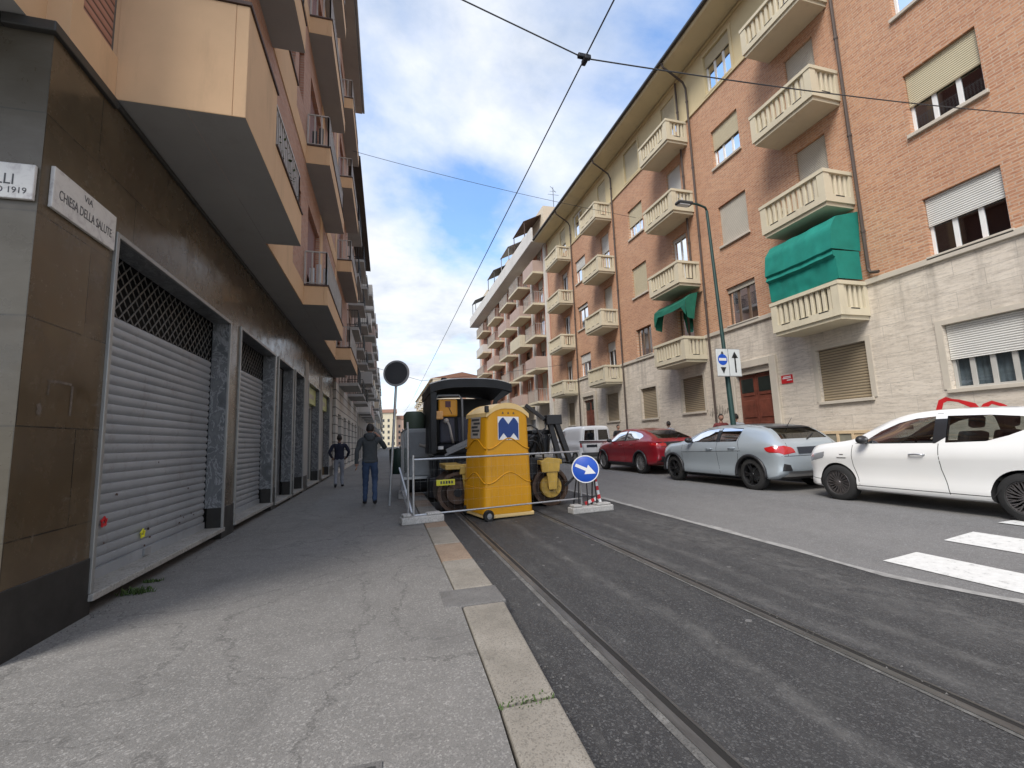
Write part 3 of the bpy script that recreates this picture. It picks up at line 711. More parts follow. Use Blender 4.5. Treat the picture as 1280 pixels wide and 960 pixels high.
for c, (ya, yb) in bals.items():
    for i, z0 in enumerate((4.20, 7.24, 10.25, 13.3)): balcony(ya, yb, z0, 11.0)
# stains on the stone under the first-floor balconies and paint scrawls (thin, on the wall face)
# awnings
def onwall(u): return u
mb = MB(O)
pr = [(XR-.004, 7.12), (XR-.80, 6.92), (XR-1.02, 6.62), (XR-1.10, 6.02), (XR-1.04, 5.98), (XR-1.09, 5.86), (XR-1.00, 5.80), (XR-.96, 5.24)]
n = len(pr); ya, yb = 8.22, 10.30
def canvas(mb, pr, ya, yb, nd, amp, sagz):
    fine = []
    for (a, b), (c, d) in zip(pr, pr[1:]):
        k = max(1, int(math.hypot(c-a, d-b)/.09)); fine += [(a+(c-a)*i/k, b+(d-b)*i/k) for i in range(k)]
    fine.append(pr[-1]); n = len(fine); vs = []
    for j in range(nd+1):
        u = j/nd; y = ya+(yb-ya)*u; e = min(1, 8*u, 8*(1-u))
        for i, (x, z) in enumerate(fine):
            f = mnoise.noise(Vector((y*2.2, z*3.5, x)))*amp+.5*amp*math.sin(y*9+z*6)+amp*.6*mnoise.noise(Vector((y*7, z*1.5, 4)))
            t = i/(n-1); vs.append((x-f*e*min(1, 4*t), y, z-sagz*math.sin(PI*u)*t))
    mb.add(vs, [(r_*n+i, r_*n+i+1, (r_+1)*n+i+1, (r_+1)*n+i) for r_ in range(nd) for i in range(n-1)])
canvas(mb, pr, ya, yb, 40, .022, .03)
for y in (ya, yb):
    k0 = len(mb.v); mb.add([(x, y, z) for x, z in pr[:4]]+[(XR-.10, y, 6.02)], [(0, 1, 2, 3, 4)])
    mb.add([(x, y+.012*(1 if y == ya else -1), z) for x, z in pr[4:]]+[(XR-.16, y, 5.24), (XR-.16, y, 6.0)], [(0, 1, 2, 3, 4, 5)])
mb.build('awning', GREENC, RB, recalc=False, smooth=40, label='big bright green canvas awning let down to the balcony rail')
mb = MB(O); ya, yb = 14.3, 16.42
pr = [(XR-.004, 7.02), (XR-.55, 6.88), (XR-.82, 6.66), (XR-.86, 6.42)]
canvas(mb, pr, ya, yb, 36, .016, .05)
for y in (ya, yb):
    mb.add([(XR-.25, y, 6.95), (XR-.55, y, 6.88), (XR-.82, y, 6.66), (XR-.86, y, 6.30), (XR-.80, y, 5.92), (XR-.50, y, 5.86), (XR-.42, y, 6.3)], [tuple(range(7))])
    mb.add([(XR-.86, y, 6.42), (XR-.86, y, 6.0), (XR-.86, y+(.22 if y == ya else -.22), 6.3), (XR-.86, y+(.3 if y == ya else -.3), 6.42)], [(0, 1, 2, 3)])
mb.build('awning', GREENC2, RB, recalc=False, smooth=40, label='small dark green awning with drooping side flaps')
# graffiti on the stone: thin paint strokes following the wall
def stroke(mb, pts, wd, X=XR-.004):
    vs = []
    for i, (y, z) in enumerate(pts):
        a = Vector(pts[max(0, i-1)]); b = Vector(pts[min(len(pts)-1, i+1)]); d = (b-a).normalized(); k = wd[i] if isinstance(wd, list) else wd
        vs += [(X, y-d.y*k, z+d.x*k), (X, y+d.y*k, z-d.x*k)]
    mb.add(vs, [(2*i, 2*i+1, 2*i+3, 2*i+2) for i in range(len(pts)-1)])
mb = MB(O); stroke(mb, [(7.12, 1.62), (7.10, 1.80), (7.04, 1.97), (6.93, 2.02), (6.84, 1.99), (6.72, 1.96), (6.6, 1.90), (6.48, 1.84), (6.42, 1.72), (6.33, 1.72), (6.28, 1.82), (6.17, 1.88), (6.0, 1.80), (5.86, 1.70)], [.05, .055, .055, .05, .025, .03, .045, .06, .075, .07, .05, .035, .03, .015])
mb.build('graffiti', RED, RB, recalc=False, label='red curly graffiti stroke on the stone wall')
mb = MB(O)
for k in range(9):
    y = 14.5-k*.13; mb_pts = [(y, 2.15+random.uniform(-.05, .05)), (y-.05, 2.35+random.uniform(-.1, .1)), (y-.1, 2.12+random.uniform(-.1, .1)), (y-.16, 2.4+random.uniform(-.1, .1))]; stroke(mb, mb_pts, .012)
mb.build('graffiti', STAIN, RB, recalc=False, label='grey scribbled graffiti beside the brown front door')
# small red notice by the front door
t = thing('wall_sign', 'small red notice with white lines on the stone wall beside the brown front door', 'sign', (XR-.003, 10.93, 2.9))
mb = MB(); mb.box(-.02, 0, -.2, .2, 0, .26); mb.build('plate', RED, t)
mb = MB()
for z, a, b in ((.19, -.15, .12), (.145, -.15, .15), (.08, -.19, .0)): mb.box(-.024, -.0205, a, b, z, z+.028)
mb.build('lettering', WHITE, t)
# beige panelled frame leaning on the wall
t = thing('window_frame_panel', 'beige wooden framed panel with dusty panes standing against the stone wall between two parked cars', 'wooden panel', (XR-.22, 9.3, RP))
mb = MB(); L = 1.55
for y in (-.78, -.36, .05, .42, .74): mb.box(-.03, .03, y-.035, y+.035, 0, 1.06)
mb.box(-.032, .032, -.82, .78, 1.0, 1.08); mb.box(-.031, .031, -.82, .78, .55, .60); mb.box(-.032, .032, -.82, .78, 0, .07); mb.box(-.01, .01, -.75, -.40, .07, 1.0)
mb.build('frame', WOODB, t, bevel=.006)
mb = MB(); mb.box(-.005, .005, -.33, .02, .07, 1.0); mb.box(-.005, .005, .085, .385, .07, 1.0); mb.box(-.005, .005, .455, .705, .07, 1.0); mb.build('panes', PANELG, t)
# ------------------------------------------------------------------ the corner house on the left
LATT = simple('lattice_steel', (.13, .13, .125), .5, .3)
XL, XU, XB = -2.45, -1.88, -1.33       # ground-floor face, upper face, balcony face
LB = thing('corner_apartment_house', 'corner apartment house with dark brown marble shopfronts below and peach walls and balconies above', 'building', (-2.45, 12, .13))
O = LB.location
YC, YE, ZG = 3.87, 22.9, 4.78
ops = [(4.85, 8.02, .3, 3.5), (8.6, 11.09, .3, 3.56), (11.47, 13.16, .26, 3.58), (13.5, 14.86, .26, 3.6), (15.72, 18.1, .26, 3.58), (18.95, 21.3, .26, 3.6)]
mb = MB(O); facade(mb, XL, YC, YE, .60, ZG-.006, [(a, b, max(c, .6), d) for a, b, c, d in ops], .23, -1, 0, None, 2)
mb.cur = 1; mb.quad((XL, YC, .60), (-14, YC, .60), (-14, YC, ZG-.006), (XL, YC, ZG-.006))
mb.cur = 0; mb.quad((XL, YE, .05), (-14, YE, .05), (-14, YE, ZG), (XL, YE, ZG))
mb.build('marble_wall', [BRMARB, BRMARB2, VEIN], LB, recalc=False)
prev = YC; pl = [(-14, XL-.2, YC-.012, YC+.2, .05, .6)]
for a, b, c, d in ops+[(YE, YE, 0, 0)]:
    if a > prev: pl.append((XL-.2, XL+.012, prev, a, .05, .6))
    prev = b
boxes('plinth', PLINTH, LB, pl, .006)
mb = MB(O); mb.box(XL-.3, XL+.035, YC-.05, 4.66, ZG-.1, ZG-.012); mb.box(-14, XL-.3, YC-.05, YC+.2, ZG-.1, ZG-.012); mb.box(XL-.02, XL+.03, 4.67, YE, ZG-.07, ZG-.012)
mb.build('fascia', DARKGUT, LB, bevel=.01)
for i, (a, b, c, d) in enumerate(ops):
    mb = MB(O); mb.box(XL-.3, XL+.05, a-.04, b+.04, c-.06, c); mb.build('sill', MARBSILL, LB, bevel=.008)
    mb = MB(O)
    mb.box(XL-.004, XL+.03, a-.045, a+.002, c+.002, d+.045); mb.box(XL-.004, XL+.03, b-.002, b+.045, c+.002, d+.045); mb.box(XL-.004, XL+.03, a+.002, b-.002, d-.002, d+.045)
    mb.build('opening_trim', STEELTRIM, LB, bevel=.006)
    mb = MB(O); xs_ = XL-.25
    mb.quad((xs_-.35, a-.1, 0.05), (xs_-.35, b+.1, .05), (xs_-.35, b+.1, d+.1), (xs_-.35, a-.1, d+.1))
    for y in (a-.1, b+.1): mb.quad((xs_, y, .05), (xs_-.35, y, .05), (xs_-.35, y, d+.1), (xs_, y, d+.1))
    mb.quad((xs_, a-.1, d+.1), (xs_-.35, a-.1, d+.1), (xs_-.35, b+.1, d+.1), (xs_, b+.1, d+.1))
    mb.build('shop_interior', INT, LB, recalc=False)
    if i < 2:
        zt = 2.88 if i == 0 else 3.0
        mb = MB(O); n = int((zt-c)/.098); p = (zt-c)/n; prof = []
        for k in range(n):
            z = c+k*p; prof += [(xs_, z), (xs_+.010, z+.010), (xs_+.021, z+p*.45), (xs_+.010, z+p-.012), (xs_-.004, z+p-.006)]
        prof.append((xs_, zt))
        vs = [(x, y, z) for y in (a+.006, b-.006) for x, z in prof]; m_ = len(prof)
        mb.add(vs, [(j, j+1, m_+j+1, m_+j) for j in range(m_-1)])
        mb.box(xs_-.01, xs_+.034, a+.006, b-.006, c, c+.10)
        sh = mb.build('roller_shutter', SHUT, LB, recalc=False, smooth=50, label=('big grey steel roller shutter with red and yellow paint tags' if i == 0 else 'narrower grey steel roller shutter'))
        mb = MB(O); g = .155
        ny = int((b-a)/g); nz = int((d-zt)/g)+1
        H_ = d-zt
        for k in range(-nz-1, ny+1):
            for sgn in (1, -1):
                y0_, z0_ = (a+k*g, zt) if sgn > 0 else (a+(k+nz)*g, zt)
                y1_, z1_ = y0_+sgn*H_, d
                ylo, yhi = a+.01, b-.01
                def clip(yv): return (yv-y0_)/(y1_-y0_)
                ta, tb = sorted((clip(ylo), clip(yhi))); t0, t1 = max(0, ta), min(1, tb)
                if t1-t0 < .02: continue
                mb.beam((xs_+.006*sgn, y0_+(y1_-y0_)*t0, zt+H_*t0), (xs_+.006*sgn, y0_+(y1_-y0_)*t1, zt+H_*t1), .016, .007, (1, 0, 0))
        mb.build('lattice_grille', LATT, sh)
        if i == 0:
            for k in range(16):
                mb = MB(O); y, z = random.uniform(a+.2, b-.3), random.choice((random.uniform(.4, .7), random.uniform(.5, 1.6))); l_ = random.uniform(.02, .07); mb.add([(xs_+.033, y, z), (xs_+.033, y+l_, z-.008), (xs_+.033, y+l_*1.1, z+.012), (xs_+.033, y+l_*.4, z+.02)], [(0, 1, 2, 3)]); mb.build('rust_scratch', RUSTCOPE, sh, recalc=False)
            mb = MB(O); mb.box(xs_+.03, xs_+.06, 6.2, 6.34, c+.02, c+.10); mb.build('lock', GREY, sh, bevel=.006)
            for (y, z, m_) in ((5.42, .82, RED), (6.18, .57, YELSIGN)):
                mb = MB(O)
                for k in range(5):
                    aa = k*1.3; mb.path([(xs_+.034, y+.045*math.cos(aa), z+.05*math.sin(aa)), (xs_+.036, y+.05*math.cos(aa+1.6), z+.05*math.sin(aa+1.6)), (xs_+.034, y+.02*math.cos(aa+3), z+.03*math.sin(aa+3))], .008, 5)
                mb.build('paint_tag', m_, sh)
    elif i == 2:
        mb = MB(O); mb.box(xs_-.06, xs_-.01, a+.01, b-.01, c, d-.01); dd = mb.build('marble_panel', VEIN, LB)
        mb = MB(O); mb.box(xs_-.005, xs_+.012, b-.55, b-.35, 1.6, 1.68); mb.build('letter_slot', BLACKM, dd)
    else:
        zt = d-.62 if i > 3 else d-.05
        mb = MB(O); frame_bars(mb, xs_, -1, a+.01, b-.01, c, zt, 3 if i > 3 else 2, .07, .05); fr = mb.build('shop_window', GFRAME, LB)
        mb = MB(O); mb.quad((xs_-.03, a+.05, c+.05), (xs_-.03, b-.05, c+.05), (xs_-.03, b-.05, zt-.05), (xs_-.03, a+.05, zt-.05)); mb.build('pane', GLASS, fr)
        if i > 3:
            mb = MB(O); mb.box(xs_-.06, xs_+.14, a+.03, b-.03, zt+.02, d-.02); sg = mb.build('shop_sign', SIGNYG, LB, bevel=.01)
            mb = MB(O)
            for k in range(5): mb.box(xs_+.141, xs_+.145, a+.25+k*.34, a+.25+k*.34+(.26, .18, .3, .2, .24)[k], zt+.2, zt+.36)
            mb.build('lettering', PALEIRON, sg)
            mb = MB(O)
            for k in range(9): mb.box(xs_-.005, xs_+.02, a+.08, a+.75, c+.08+k*.09, c+.14+k*.09)
            mb.build('ventilation_grille', GREY, fr)
GLUE = simple('pale_glue', (.125, .10, .08), .8, var=.5, scale=40)
for pts, wd in (([(4.14, 2.035), (4.27, 2.045), (4.40, 2.04)], .009), ([(4.41, 2.03), (4.41, 1.90), (4.405, 1.79)], .013), ([(4.06, 1.86), (4.075, 1.82), (4.065, 1.78)], .022), ([(4.15, 2.015), (4.145, 1.93)], .007)):
    mb = MB(O); stroke(mb, pts, wd, XL+.003); mb.build('glue_residue', GLUE, LB, recalc=False)
# lean pillar cladding strips between the far openings
for y0_, y1_ in ((15.0, 15.6), (18.2, 18.85), (21.45, 22.2)):
    mb = MB(O); mb.box(XL-.05, XL+.02, y0_, y1_, .61, 4.2); mb.build('pillar_cladding', GREYW, LB)
# upper storeys
LV = [4.78, 8.33, 11.88, 15.43]; ZR = 18.95
uo = []
for z in LV:
    uo += [(8.35, 9.55, z+1.0, z+2.5), (9.95, 10.55, z+1.2, z+2.5), (11.5, 13.4, z+.5, z+2.75), (15.5, 16.7, z+1.0, z+2.5), (18.6, 20.5, z+.5, z+2.75)]
mb = MB(O); facade(mb, XU, 4.66, YE, ZG, ZR, uo, .2, -1, 0, 1); mb.cur = 0
mb.quad((XU, YE, ZG), (-14, YE, ZG), (-14, YE, ZR), (XU, YE, ZR))
mb.build('brick_wall', [PBRICK, INT], LB, recalc=False)
# flush strip at the corner with slatted shutter, and the overhang over the side street
for z in LV:
    mb = MB(O); mb.box(XL-.3, XL, YC+.15, 4.655, z, z+.42); mb.box(XL-.3, XL-.002, YC+.15, YC+.28, z+.42, z+3.55); mb.build('corner_wall', PEACH, LB)
    mb = MB(O); mb.box(XL-.12, XL-.06, YC+.28, 4.655, z+.421, z+3.3); mb.build('slatted_shutter', BLINDR, LB)
boxes('side_balcony', PEACH, LB, [(-14, XL-.16, 2.75, YC+.15, z, z+1.0) for z in LV])
boxes('return_wall', PEACH, LB, [(XL-.05, XU-.002, 4.664, 4.75, ZG+.004, ZR)])
boxes('side_wall', PEACH, LB, [(-14, XL-.30, YC+.2, YC+.5, ZG, ZR)])
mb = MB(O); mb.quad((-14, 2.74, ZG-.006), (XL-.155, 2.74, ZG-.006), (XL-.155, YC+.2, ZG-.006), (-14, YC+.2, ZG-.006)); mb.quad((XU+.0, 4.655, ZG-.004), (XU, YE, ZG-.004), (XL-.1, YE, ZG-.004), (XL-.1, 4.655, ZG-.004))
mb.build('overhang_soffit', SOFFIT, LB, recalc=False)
for z in LV:
    boxes('peach_band', PEACH, LB, [(XU-.03, XU+.02, 7.75, 11.0, z, z+.5), (XU-.03, XU+.02, 14.85, 18.0, z, z+.5), (XU-.03, XU+.018, 8.2, 9.7, z+.502, z+1.0), (XU-.03, XU+.018, 13.5, 14.0, z+.5, z+3.5), (XU-.03, XU+.018, 17.5, 17.9, z+.502, z+3.5)])
    boxes('window_coping', RUSTCOPE, LB, [(XU+.002, XU+.05, 8.15, 9.75, z+1.002, z+1.05)])
for z in LV:
    for o, bl in (((8.35, 9.55, z+1.05, z+2.5), .4), ((9.95, 10.55, z+1.2, z+2.5), 1.0), ((15.5, 16.7, z+1.0, z+2.5), .7)):
        window(LB, o, XU, -1, .2, 2, bl, REDWOOD if bl == 1 else BLINDR, BFRAME, None, False)
    for o in ((11.5, 13.4, z+.5, z+2.75), (18.6, 20.5, z+.5, z+2.75)):
        window(LB, o, XU, -1, .2, 3, .7, REDWOOD, BFRAME, None, False, name='balcony_door')
def lbalc(ya, yb, z, rail_=True, bay=False, laundry=0):
    """peach parapet balcony; soffit at z"""
    mb = MB(O); x1 = XB-.03 if bay else XB
    if bay:
        mb.box(x1-.12, x1, ya, 5.88, z, z+1.26); mb.box(XL-.02, x1-.121, ya, ya+.12, z, z+1.26); mb.box(x1-.12, x1, 5.881, yb, z, z+.55); mb.box(XU+.003, x1-.121, yb-.12, yb, z, z+.55)
    else:
        mb.box(x1-.10, x1, ya, yb, z, z+.46); mb.box(XU+.003, x1-.101, ya, ya+.1, z, z+.46); mb.box(XU+.003, x1-.101, yb-.1, yb, z, z+.46)
    b = mb.build('balcony', PEACH, LB, bevel=.008)
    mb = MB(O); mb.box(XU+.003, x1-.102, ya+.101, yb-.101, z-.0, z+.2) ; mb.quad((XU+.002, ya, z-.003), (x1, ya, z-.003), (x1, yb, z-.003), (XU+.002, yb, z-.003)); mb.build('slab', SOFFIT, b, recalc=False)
    mb = MB(O)
    if bay:
        mb.box(x1-.14, x1+.02, ya-.02, 5.9, z+1.261, z+1.30); mb.box(XU+.003, x1-.141, ya-.02, ya+.14, z+1.261, z+1.30); mb.box(x1-.14, x1+.02, 5.901, yb+.02, z+.551, z+.58)
    else:
        mb.box(x1-.12, x1+.02, ya-.02, yb+.02, z+.461, z+.50); mb.box(XU+.003, x1-.121, ya-.02, ya+.12, z+.461, z+.50); mb.box(XU+.003, x1-.121, yb-.12, yb+.02, z+.461, z+.50)
    mb.build('coping', RUSTCOPE, b)
    mb = MB(O)
    if bay: bal_rail(mb, [(x1-.04, 5.95), (x1-.04, yb-.06), (XU+.03, yb-.06)], z+.58, z+1.18, .11, .012)
    else: bal_rail(mb, [(XU+.03, ya+.05), (x1-.05, ya+.05), (x1-.05, yb-.05), (XU+.03, yb-.05)], z+.50, z+1.32, .13, .016)
    mb.build('railing', PALEIRON, b)
    if laundry:
        mb = MB(O)
        for k in range(laundry):
            x = XU+.12+k*.15; mb.grid(lambda u, v, x=x: (x+.11*u, ya+.10+.02*math.sin(u*7+k), z+.52+(.42+.1*(k % 2))*v), 4, 3)
        mb.build('laundry', (DGREY, CURT)[laundry % 2], b)
    if bay:
        mb = MB(O)
        for k in range(120):
            y = random.uniform(6.2, 7.4); zz_ = z+.6+random.random()**1.5*.4; x = x1-.1+random.uniform(-.06, .1); s_ = random.uniform(.015, .035)
            a = Vector((random.uniform(-1, 1), random.uniform(-1, 1), random.uniform(-1, 1))).normalized()*s_; c_ = a.cross(Vector((0, 0, 1)))
            mb.quad((x+a.x, y+a.y, zz_+a.z), (x+c_.x, y+c_.y, zz_+c_.z), (x-a.x, y-a.y, zz_-a.z), (x-c_.x, y-c_.y, zz_-c_.z))
        mb.build('balcony_plants', LEAF, b, recalc=False)
for i, z in enumerate(LV):
    lbalc(4.66, 7.7, z, bay=True)
    lbalc(11.0, 14.75, z, laundry=(3, 2, 0, 0)[i])
    lbalc(18.1, 22.2, z)
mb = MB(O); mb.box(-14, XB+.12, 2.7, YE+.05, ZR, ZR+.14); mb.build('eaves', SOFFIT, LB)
mb = MB(O); mb.box(XB+.125, XB+.24, 2.7, YE+.1, ZR+.05, ZR+.19); mb.build('gutter', GREY, LB, bevel=.03)
mb = MB(O); mb.quad((XB+.12, 2.7, ZR+.15), (XB+.12, YE+.05, ZR+.15), (-7, YE+.05, ZR+2.4), (-7, 2.7, ZR+2.4)); mb.quad((-14, 2.7, ZR+.15), (-14, YE+.05, ZR+.15), (-7, YE+.05, ZR+2.4), (-7, 2.7, ZR+2.4)); mb.build('roof', ROOFT, LB)
# street name plaques
t = thing('street_plaque', 'marble street name plaque reading VIA CHIESA DELLA SALUTE on the brown marble wall', 'street sign', (XL, 4.365, 3.5), group='marble street name plaques')
mb = MB(); mb.box(.001, .03, -.405, .405, -.165, .165); mb.build('slab', MARBLEP, t, bevel=.006)
text_mesh('lettering', 'VIA', .075, LETTER, t, (.031, .0, .075), (PI/2, 0, PI/2), .001)
text_mesh('lettering', 'CHIESA DELLA SALUTE', .112, LETTER, t, (.031, 0, -.065), (PI/2, 0, PI/2), .001, sx=.60)
t = thing('street_plaque', 'marble street name plaque reading LLI, cut by the left edge of the photo', 'street sign', (-2.845, YC, 3.455), group='marble street name plaques')
mb = MB(); mb.box(-.42, .38, -.03, -.001, -.135, .135); mb.build('slab', MARBLEP, t, bevel=.006)
text_mesh('lettering', 'LLI', .115, LETTER, t, (.27, -.031, -.03), (PI/2, 0, 0), .001, 'RIGHT', sx=.8)
text_mesh('lettering', 'O 1919', .066, LETTER, t, (.345, -.031, -.095), (PI/2, 0, 0), .001, 'RIGHT', sx=.9)

# ------------------------------------------------------------------ other houses along the street
def house(label, side, y0, y1, X, H, floors, zg, gmat, wmat, balc, eave, eavemat=None, bmats=None, wins=None, fr=None, roofm=None, name='apartment_house', proj=1.0, depth=10, pil=None, solid=False, railm=None, rec=True, jit=0):
    """a whole street house; side=+1 stands right of the street, -1 left. balc: list of (ya,yb) balcony columns, wins: (ya,yb) window columns"""
    s = side; t = thing(name, label, 'building', (X, (y0+y1)/2, 0)); O = t.location
    fh = (H-zg)/floors; ops = []; bops = []
    for i in range(floors):
        z = zg+i*fh
        for a, b in wins or []: ops.append((a, b, z+.95, z+2.45))
        for a, b in balc: bops.append(((a+b)/2-.6, (a+b)/2+.6, z+.12, z+2.4))
    gops = []
    y = y0+1
    while y < y1-2.2: gops.append((y, y+1.7, .3, 3.1 if zg > 3.6 else 2.7)); y += 3.1
    if side < 0: pass
    mb = MB(O); facade(mb, X, y0, y1, 0, zg, gops, .25, s, 0, 1); mb.cur = 0
    for yy in (y0, y1): mb.quad((X, yy, 0), (X+s*depth, yy, 0), (X+s*depth, yy, zg), (X, yy, zg))
    mb.build('ground_floor_wall', [gmat, INT], t, recalc=False)
    mb = MB(O); facade(mb, X, y0, y1, zg, H, ops+bops, .18, s, 0, 1); mb.cur = 0
    for yy in (y0, y1): mb.quad((X, yy, zg), (X+s*depth, yy, zg), (X+s*depth, yy, H), (X, yy, H))
    mb.build('wall', [wmat, INT], t, recalc=False)
    for k, o in enumerate(ops+bops):
        bl = random.choice((0, .3, .5, 1.0, .2)); window(t, o, X, s, .18, 2, bl, random.choice((BLINDY, BLINDG, REDWOOD, BLINDW)), random.choice((WFRAME, BFRAME, GFRAME)), CURT if bl < .4 and k % 2 else None, False, name='window' if k < len(ops) else 'balcony_door')
    for k, o in enumerate(gops):
        if k % 3 == 1:
            mb = MB(O); xa, xb = sorted((X+s*.15, X+s*.2)); mb.box(xa, xb, o[0]+.01, o[1]-.01, .3, o[3]-.01); mb.build('roller_shutter', SHUT, t)
        else: window(t, o, X, s, .25, 2, 0, None, random.choice((GFRAME, BFRAME)), None, False, name='shop_window')
    if pil:
        for a in pil:
            mb = MB(O); xa, xb = sorted((X-s*.16, X-s*.003)); mb.box(xa, xb, a-.22, a+.22, .0, H-.2); mb.build('pilaster', WHITEW, t)
    for i in range(floors):
        z = zg+i*fh
        for k, (a, b) in enumerate(balc):
            pj = proj if not jit else proj*random.uniform(1-jit, 1+jit)
            xo = X-s*pj; mb = MB(O); xa, xb = sorted((xo, X-s*.003)); mb.box(xa, xb, a, b, z-.06, z+.1)
            bb = mb.build('balcony', CREAM if side > 0 else GREYW, t)
            bm_ = random.choice(bmats) if bmats else None
            mb = MB(O)
            if bm_ is not None:
                x0, x1 = sorted((xo+s*.01, xo+s*.05)); mb.box(x0, x1, a, b, z+.1, z+.98)
                x0, x1 = sorted((xo+s*.051, X-s*.004)); mb.box(x0, x1, a+.005, a+.045, z+.1, z+.98); mb.box(x0, x1, b-.045, b-.005, z+.1, z+.98)
                mb.build('parapet', bm_, bb)
            else:
                bal_rail(mb, [(X-s*.02, a+.04), (xo+s*.04, a+.04), (xo+s*.04, b-.04), (X-s*.02, b-.04)], z+.1, z+1.02, .13, .011); mb.build('railing', railm or IRON, bb)
    if eave:
        mb = MB(O); xa, xb = sorted((X-s*eave, X+s*depth)); mb.box(xa, xb, y0+.01, y1-.01, H, H+.16); mb.build('eaves', eavemat or SOFFIT, t)
    e = X-s*eave; mb = MB(O)
    mb.quad((e, y0+.02, H+.17), (e, y1-.02, H+.17), (X+s*depth/2, y1-.02, H+1.9), (X+s*depth/2, y0+.02, H+1.9)); mb.quad((X+s*depth, y0+.02, H+.17), (X+s*depth, y1-.02, H+.17), (X+s*depth/2, y1-.02, H+1.9), (X+s*depth/2, y0+.02, H+1.9))
    for yy in (y0+.02, y1-.02): mb.add([(e, yy, H+.17), (X+s*depth, yy, H+.17), (X+s*depth/2, yy, H+1.9)], [(0, 1, 2)])
    rf = mb.build('roof', roofm or ROOFT, t)
    for k in range(2):
        yy = y0+(y1-y0)*(.3+.4*k); mb = MB(O); xa, xb = sorted((X+s*2.2, X+s*2.9)); mb.box(xa, xb, yy-.4, yy+.4, H+.6, H+2.4); mb.build('chimney', PBRICK, rf)
    return t
house('house with striped pale stone ground floor and dark brown eaves, beyond the peach corner house', -1, 23.0, 39.0, -2.35, 16.4, 4, 4.6, STRIPED, PINKW, [(24.2, 27.2), (29.5, 32.5), (34.8, 37.8)], 1.05, BROWNEAVE, None, [(27.8, 28.9), (33.2, 34.3)], railm=IRON, proj=.95)
house('grey house with white balcony parapets, third along the left pavement', -1, 39.1, 58, -2.3, 17.2, 5, 4.2, GREYW, WHITEW, [(40, 43), (44.5, 47.5), (49, 52), (53.5, 56.5)], .5, GREYW, [WHITEW, GREYW, PINKW], [], proj=1.1, jit=.2)
house('pinkish house with mixed balconies, fourth along the left pavement', -1, 58.1, 84, -2.3, 16.4, 5, 4.0, GREYW, PINKW, [(59.5, 63), (65, 68.5), (71, 74.5), (77, 80.5)], .6, GREYW, [GREYW, WHITEW, SANDW], [], proj=1.0, jit=.3)
house('long sand coloured house, fifth along the left pavement', -1, 84.1, 130, -2.3, 17.5, 5, 4.0, GREYW, SANDW, [(86+i*6.3, 89.5+i*6.3) for i in range(7)], .5, GREYW, [WHITEW, GREYW], [], proj=1.0)
house('far yellow house closing the left side of the street', -1, 130.1, 200, -2.3, 15, 4, 4.0, GREYW, YELLOW, [(133+i*8, 137+i*8) for i in range(8)], .5, GREYW, [WHITEW, GREYW], [], proj=.9)

# the balcony house behind the brick house
RP2 = house('pinkish balcony house with a long white roof terrace, behind the brick house', 1, 31.0, 57.5, 12.0, 16.9, 5, 4.2, TRIM, ROSEB, [(31.6, 34.2), (35.3, 38.4), (39.6, 42.8), (44.6, 48.2), (50.6, 54.6)], 0.05, WHITEW, [None, CREAM, None, PINKW, None, WHITEW], [], railm=PALEIRON, pil=(31.35, 34.75, 39.0, 43.6, 49.4, 56.4), proj=1.05, jit=.12)
O = RP2.location
mb = MB(O); mb.box(10.75, 11.98, 30.98, 57.6, 16.55, 16.85); tr = mb.build('terrace_slab', WHITEW, RP2, bevel=.03)
mb = MB(O); mb.box(10.77, 10.89, 31.0, 57.55, 16.86, 17.7); mb.build('terrace_parapet', WHITEW, tr)
mb = MB(O)
for k, (a, b, h) in enumerate(((33.0, 37.0, 2.7), (38.5, 42.5, 2.5), (44, 48, 2.6), (49.5, 53, 2.4), (54.5, 57, 2.8))): mb.box(12.6, 17, a, b, 17.1, 17.1+h+1.0)
ph = mb.build('penthouse', SANDW, RP2)
for k, (a, b) in enumerate(((33.5, 36.8), (38.5, 41.5), (44.4, 47.5), (54.8, 57))):
    mb = MB(O); mb.add([(12.6, a, 20.3), (12.6, b, 20.3), (11.0, b, 19.5), (11.0, a, 19.5), (12.6, a, 20.26), (12.6, b, 20.26), (11.0, b, 19.46), (11.0, a, 19.46)], [(0, 1, 2, 3), (7, 6, 5, 4), (0, 3, 7, 4), (1, 5, 6, 2), (2, 6, 7, 3), (0, 4, 5, 1)])
    for y in (a+.1, b-.1): mb.tube((11.1, y, 16.9), (11.1, y, 19.5), .04)
    mb.build('terrace_canopy', (RUSTCOPE, GREY, DGREY, DGREY)[k], ph)
mb = MB(O)
for y in (34, 46): mb.tube((14, y, 20), (14, y, 23.2), .025); mb.tube((13.6, y-.4, 23), (14.4, y+.4, 23), .015); mb.tube((13.5, y, 22.5), (14.5, y, 22.5), .015); mb.tube((13.7, y, 22.8), (14.3, y, 22.8), .012)
mb.build('roof_aerial', IRON, ph)
house('cream house with many balconies far down the right side of the street', 1, 120, 190, 12.0, 18.5, 5, 4.2, GREYW, SANDW, [(122+i*8.4, 126+i*8.4) for i in range(8)], .6, SANDW, [WHITEW, SANDW, GREYW], [], proj=1.1, depth=16)
house('low grey house seen between the machine canopy and the far cream house', 1, 92, 119.8, 14.5, 9, 2, 4, GREYW, GREYW, [(95, 99), (104, 108), (112, 116)], .5, GREYW, [GREYW], [], proj=.8)
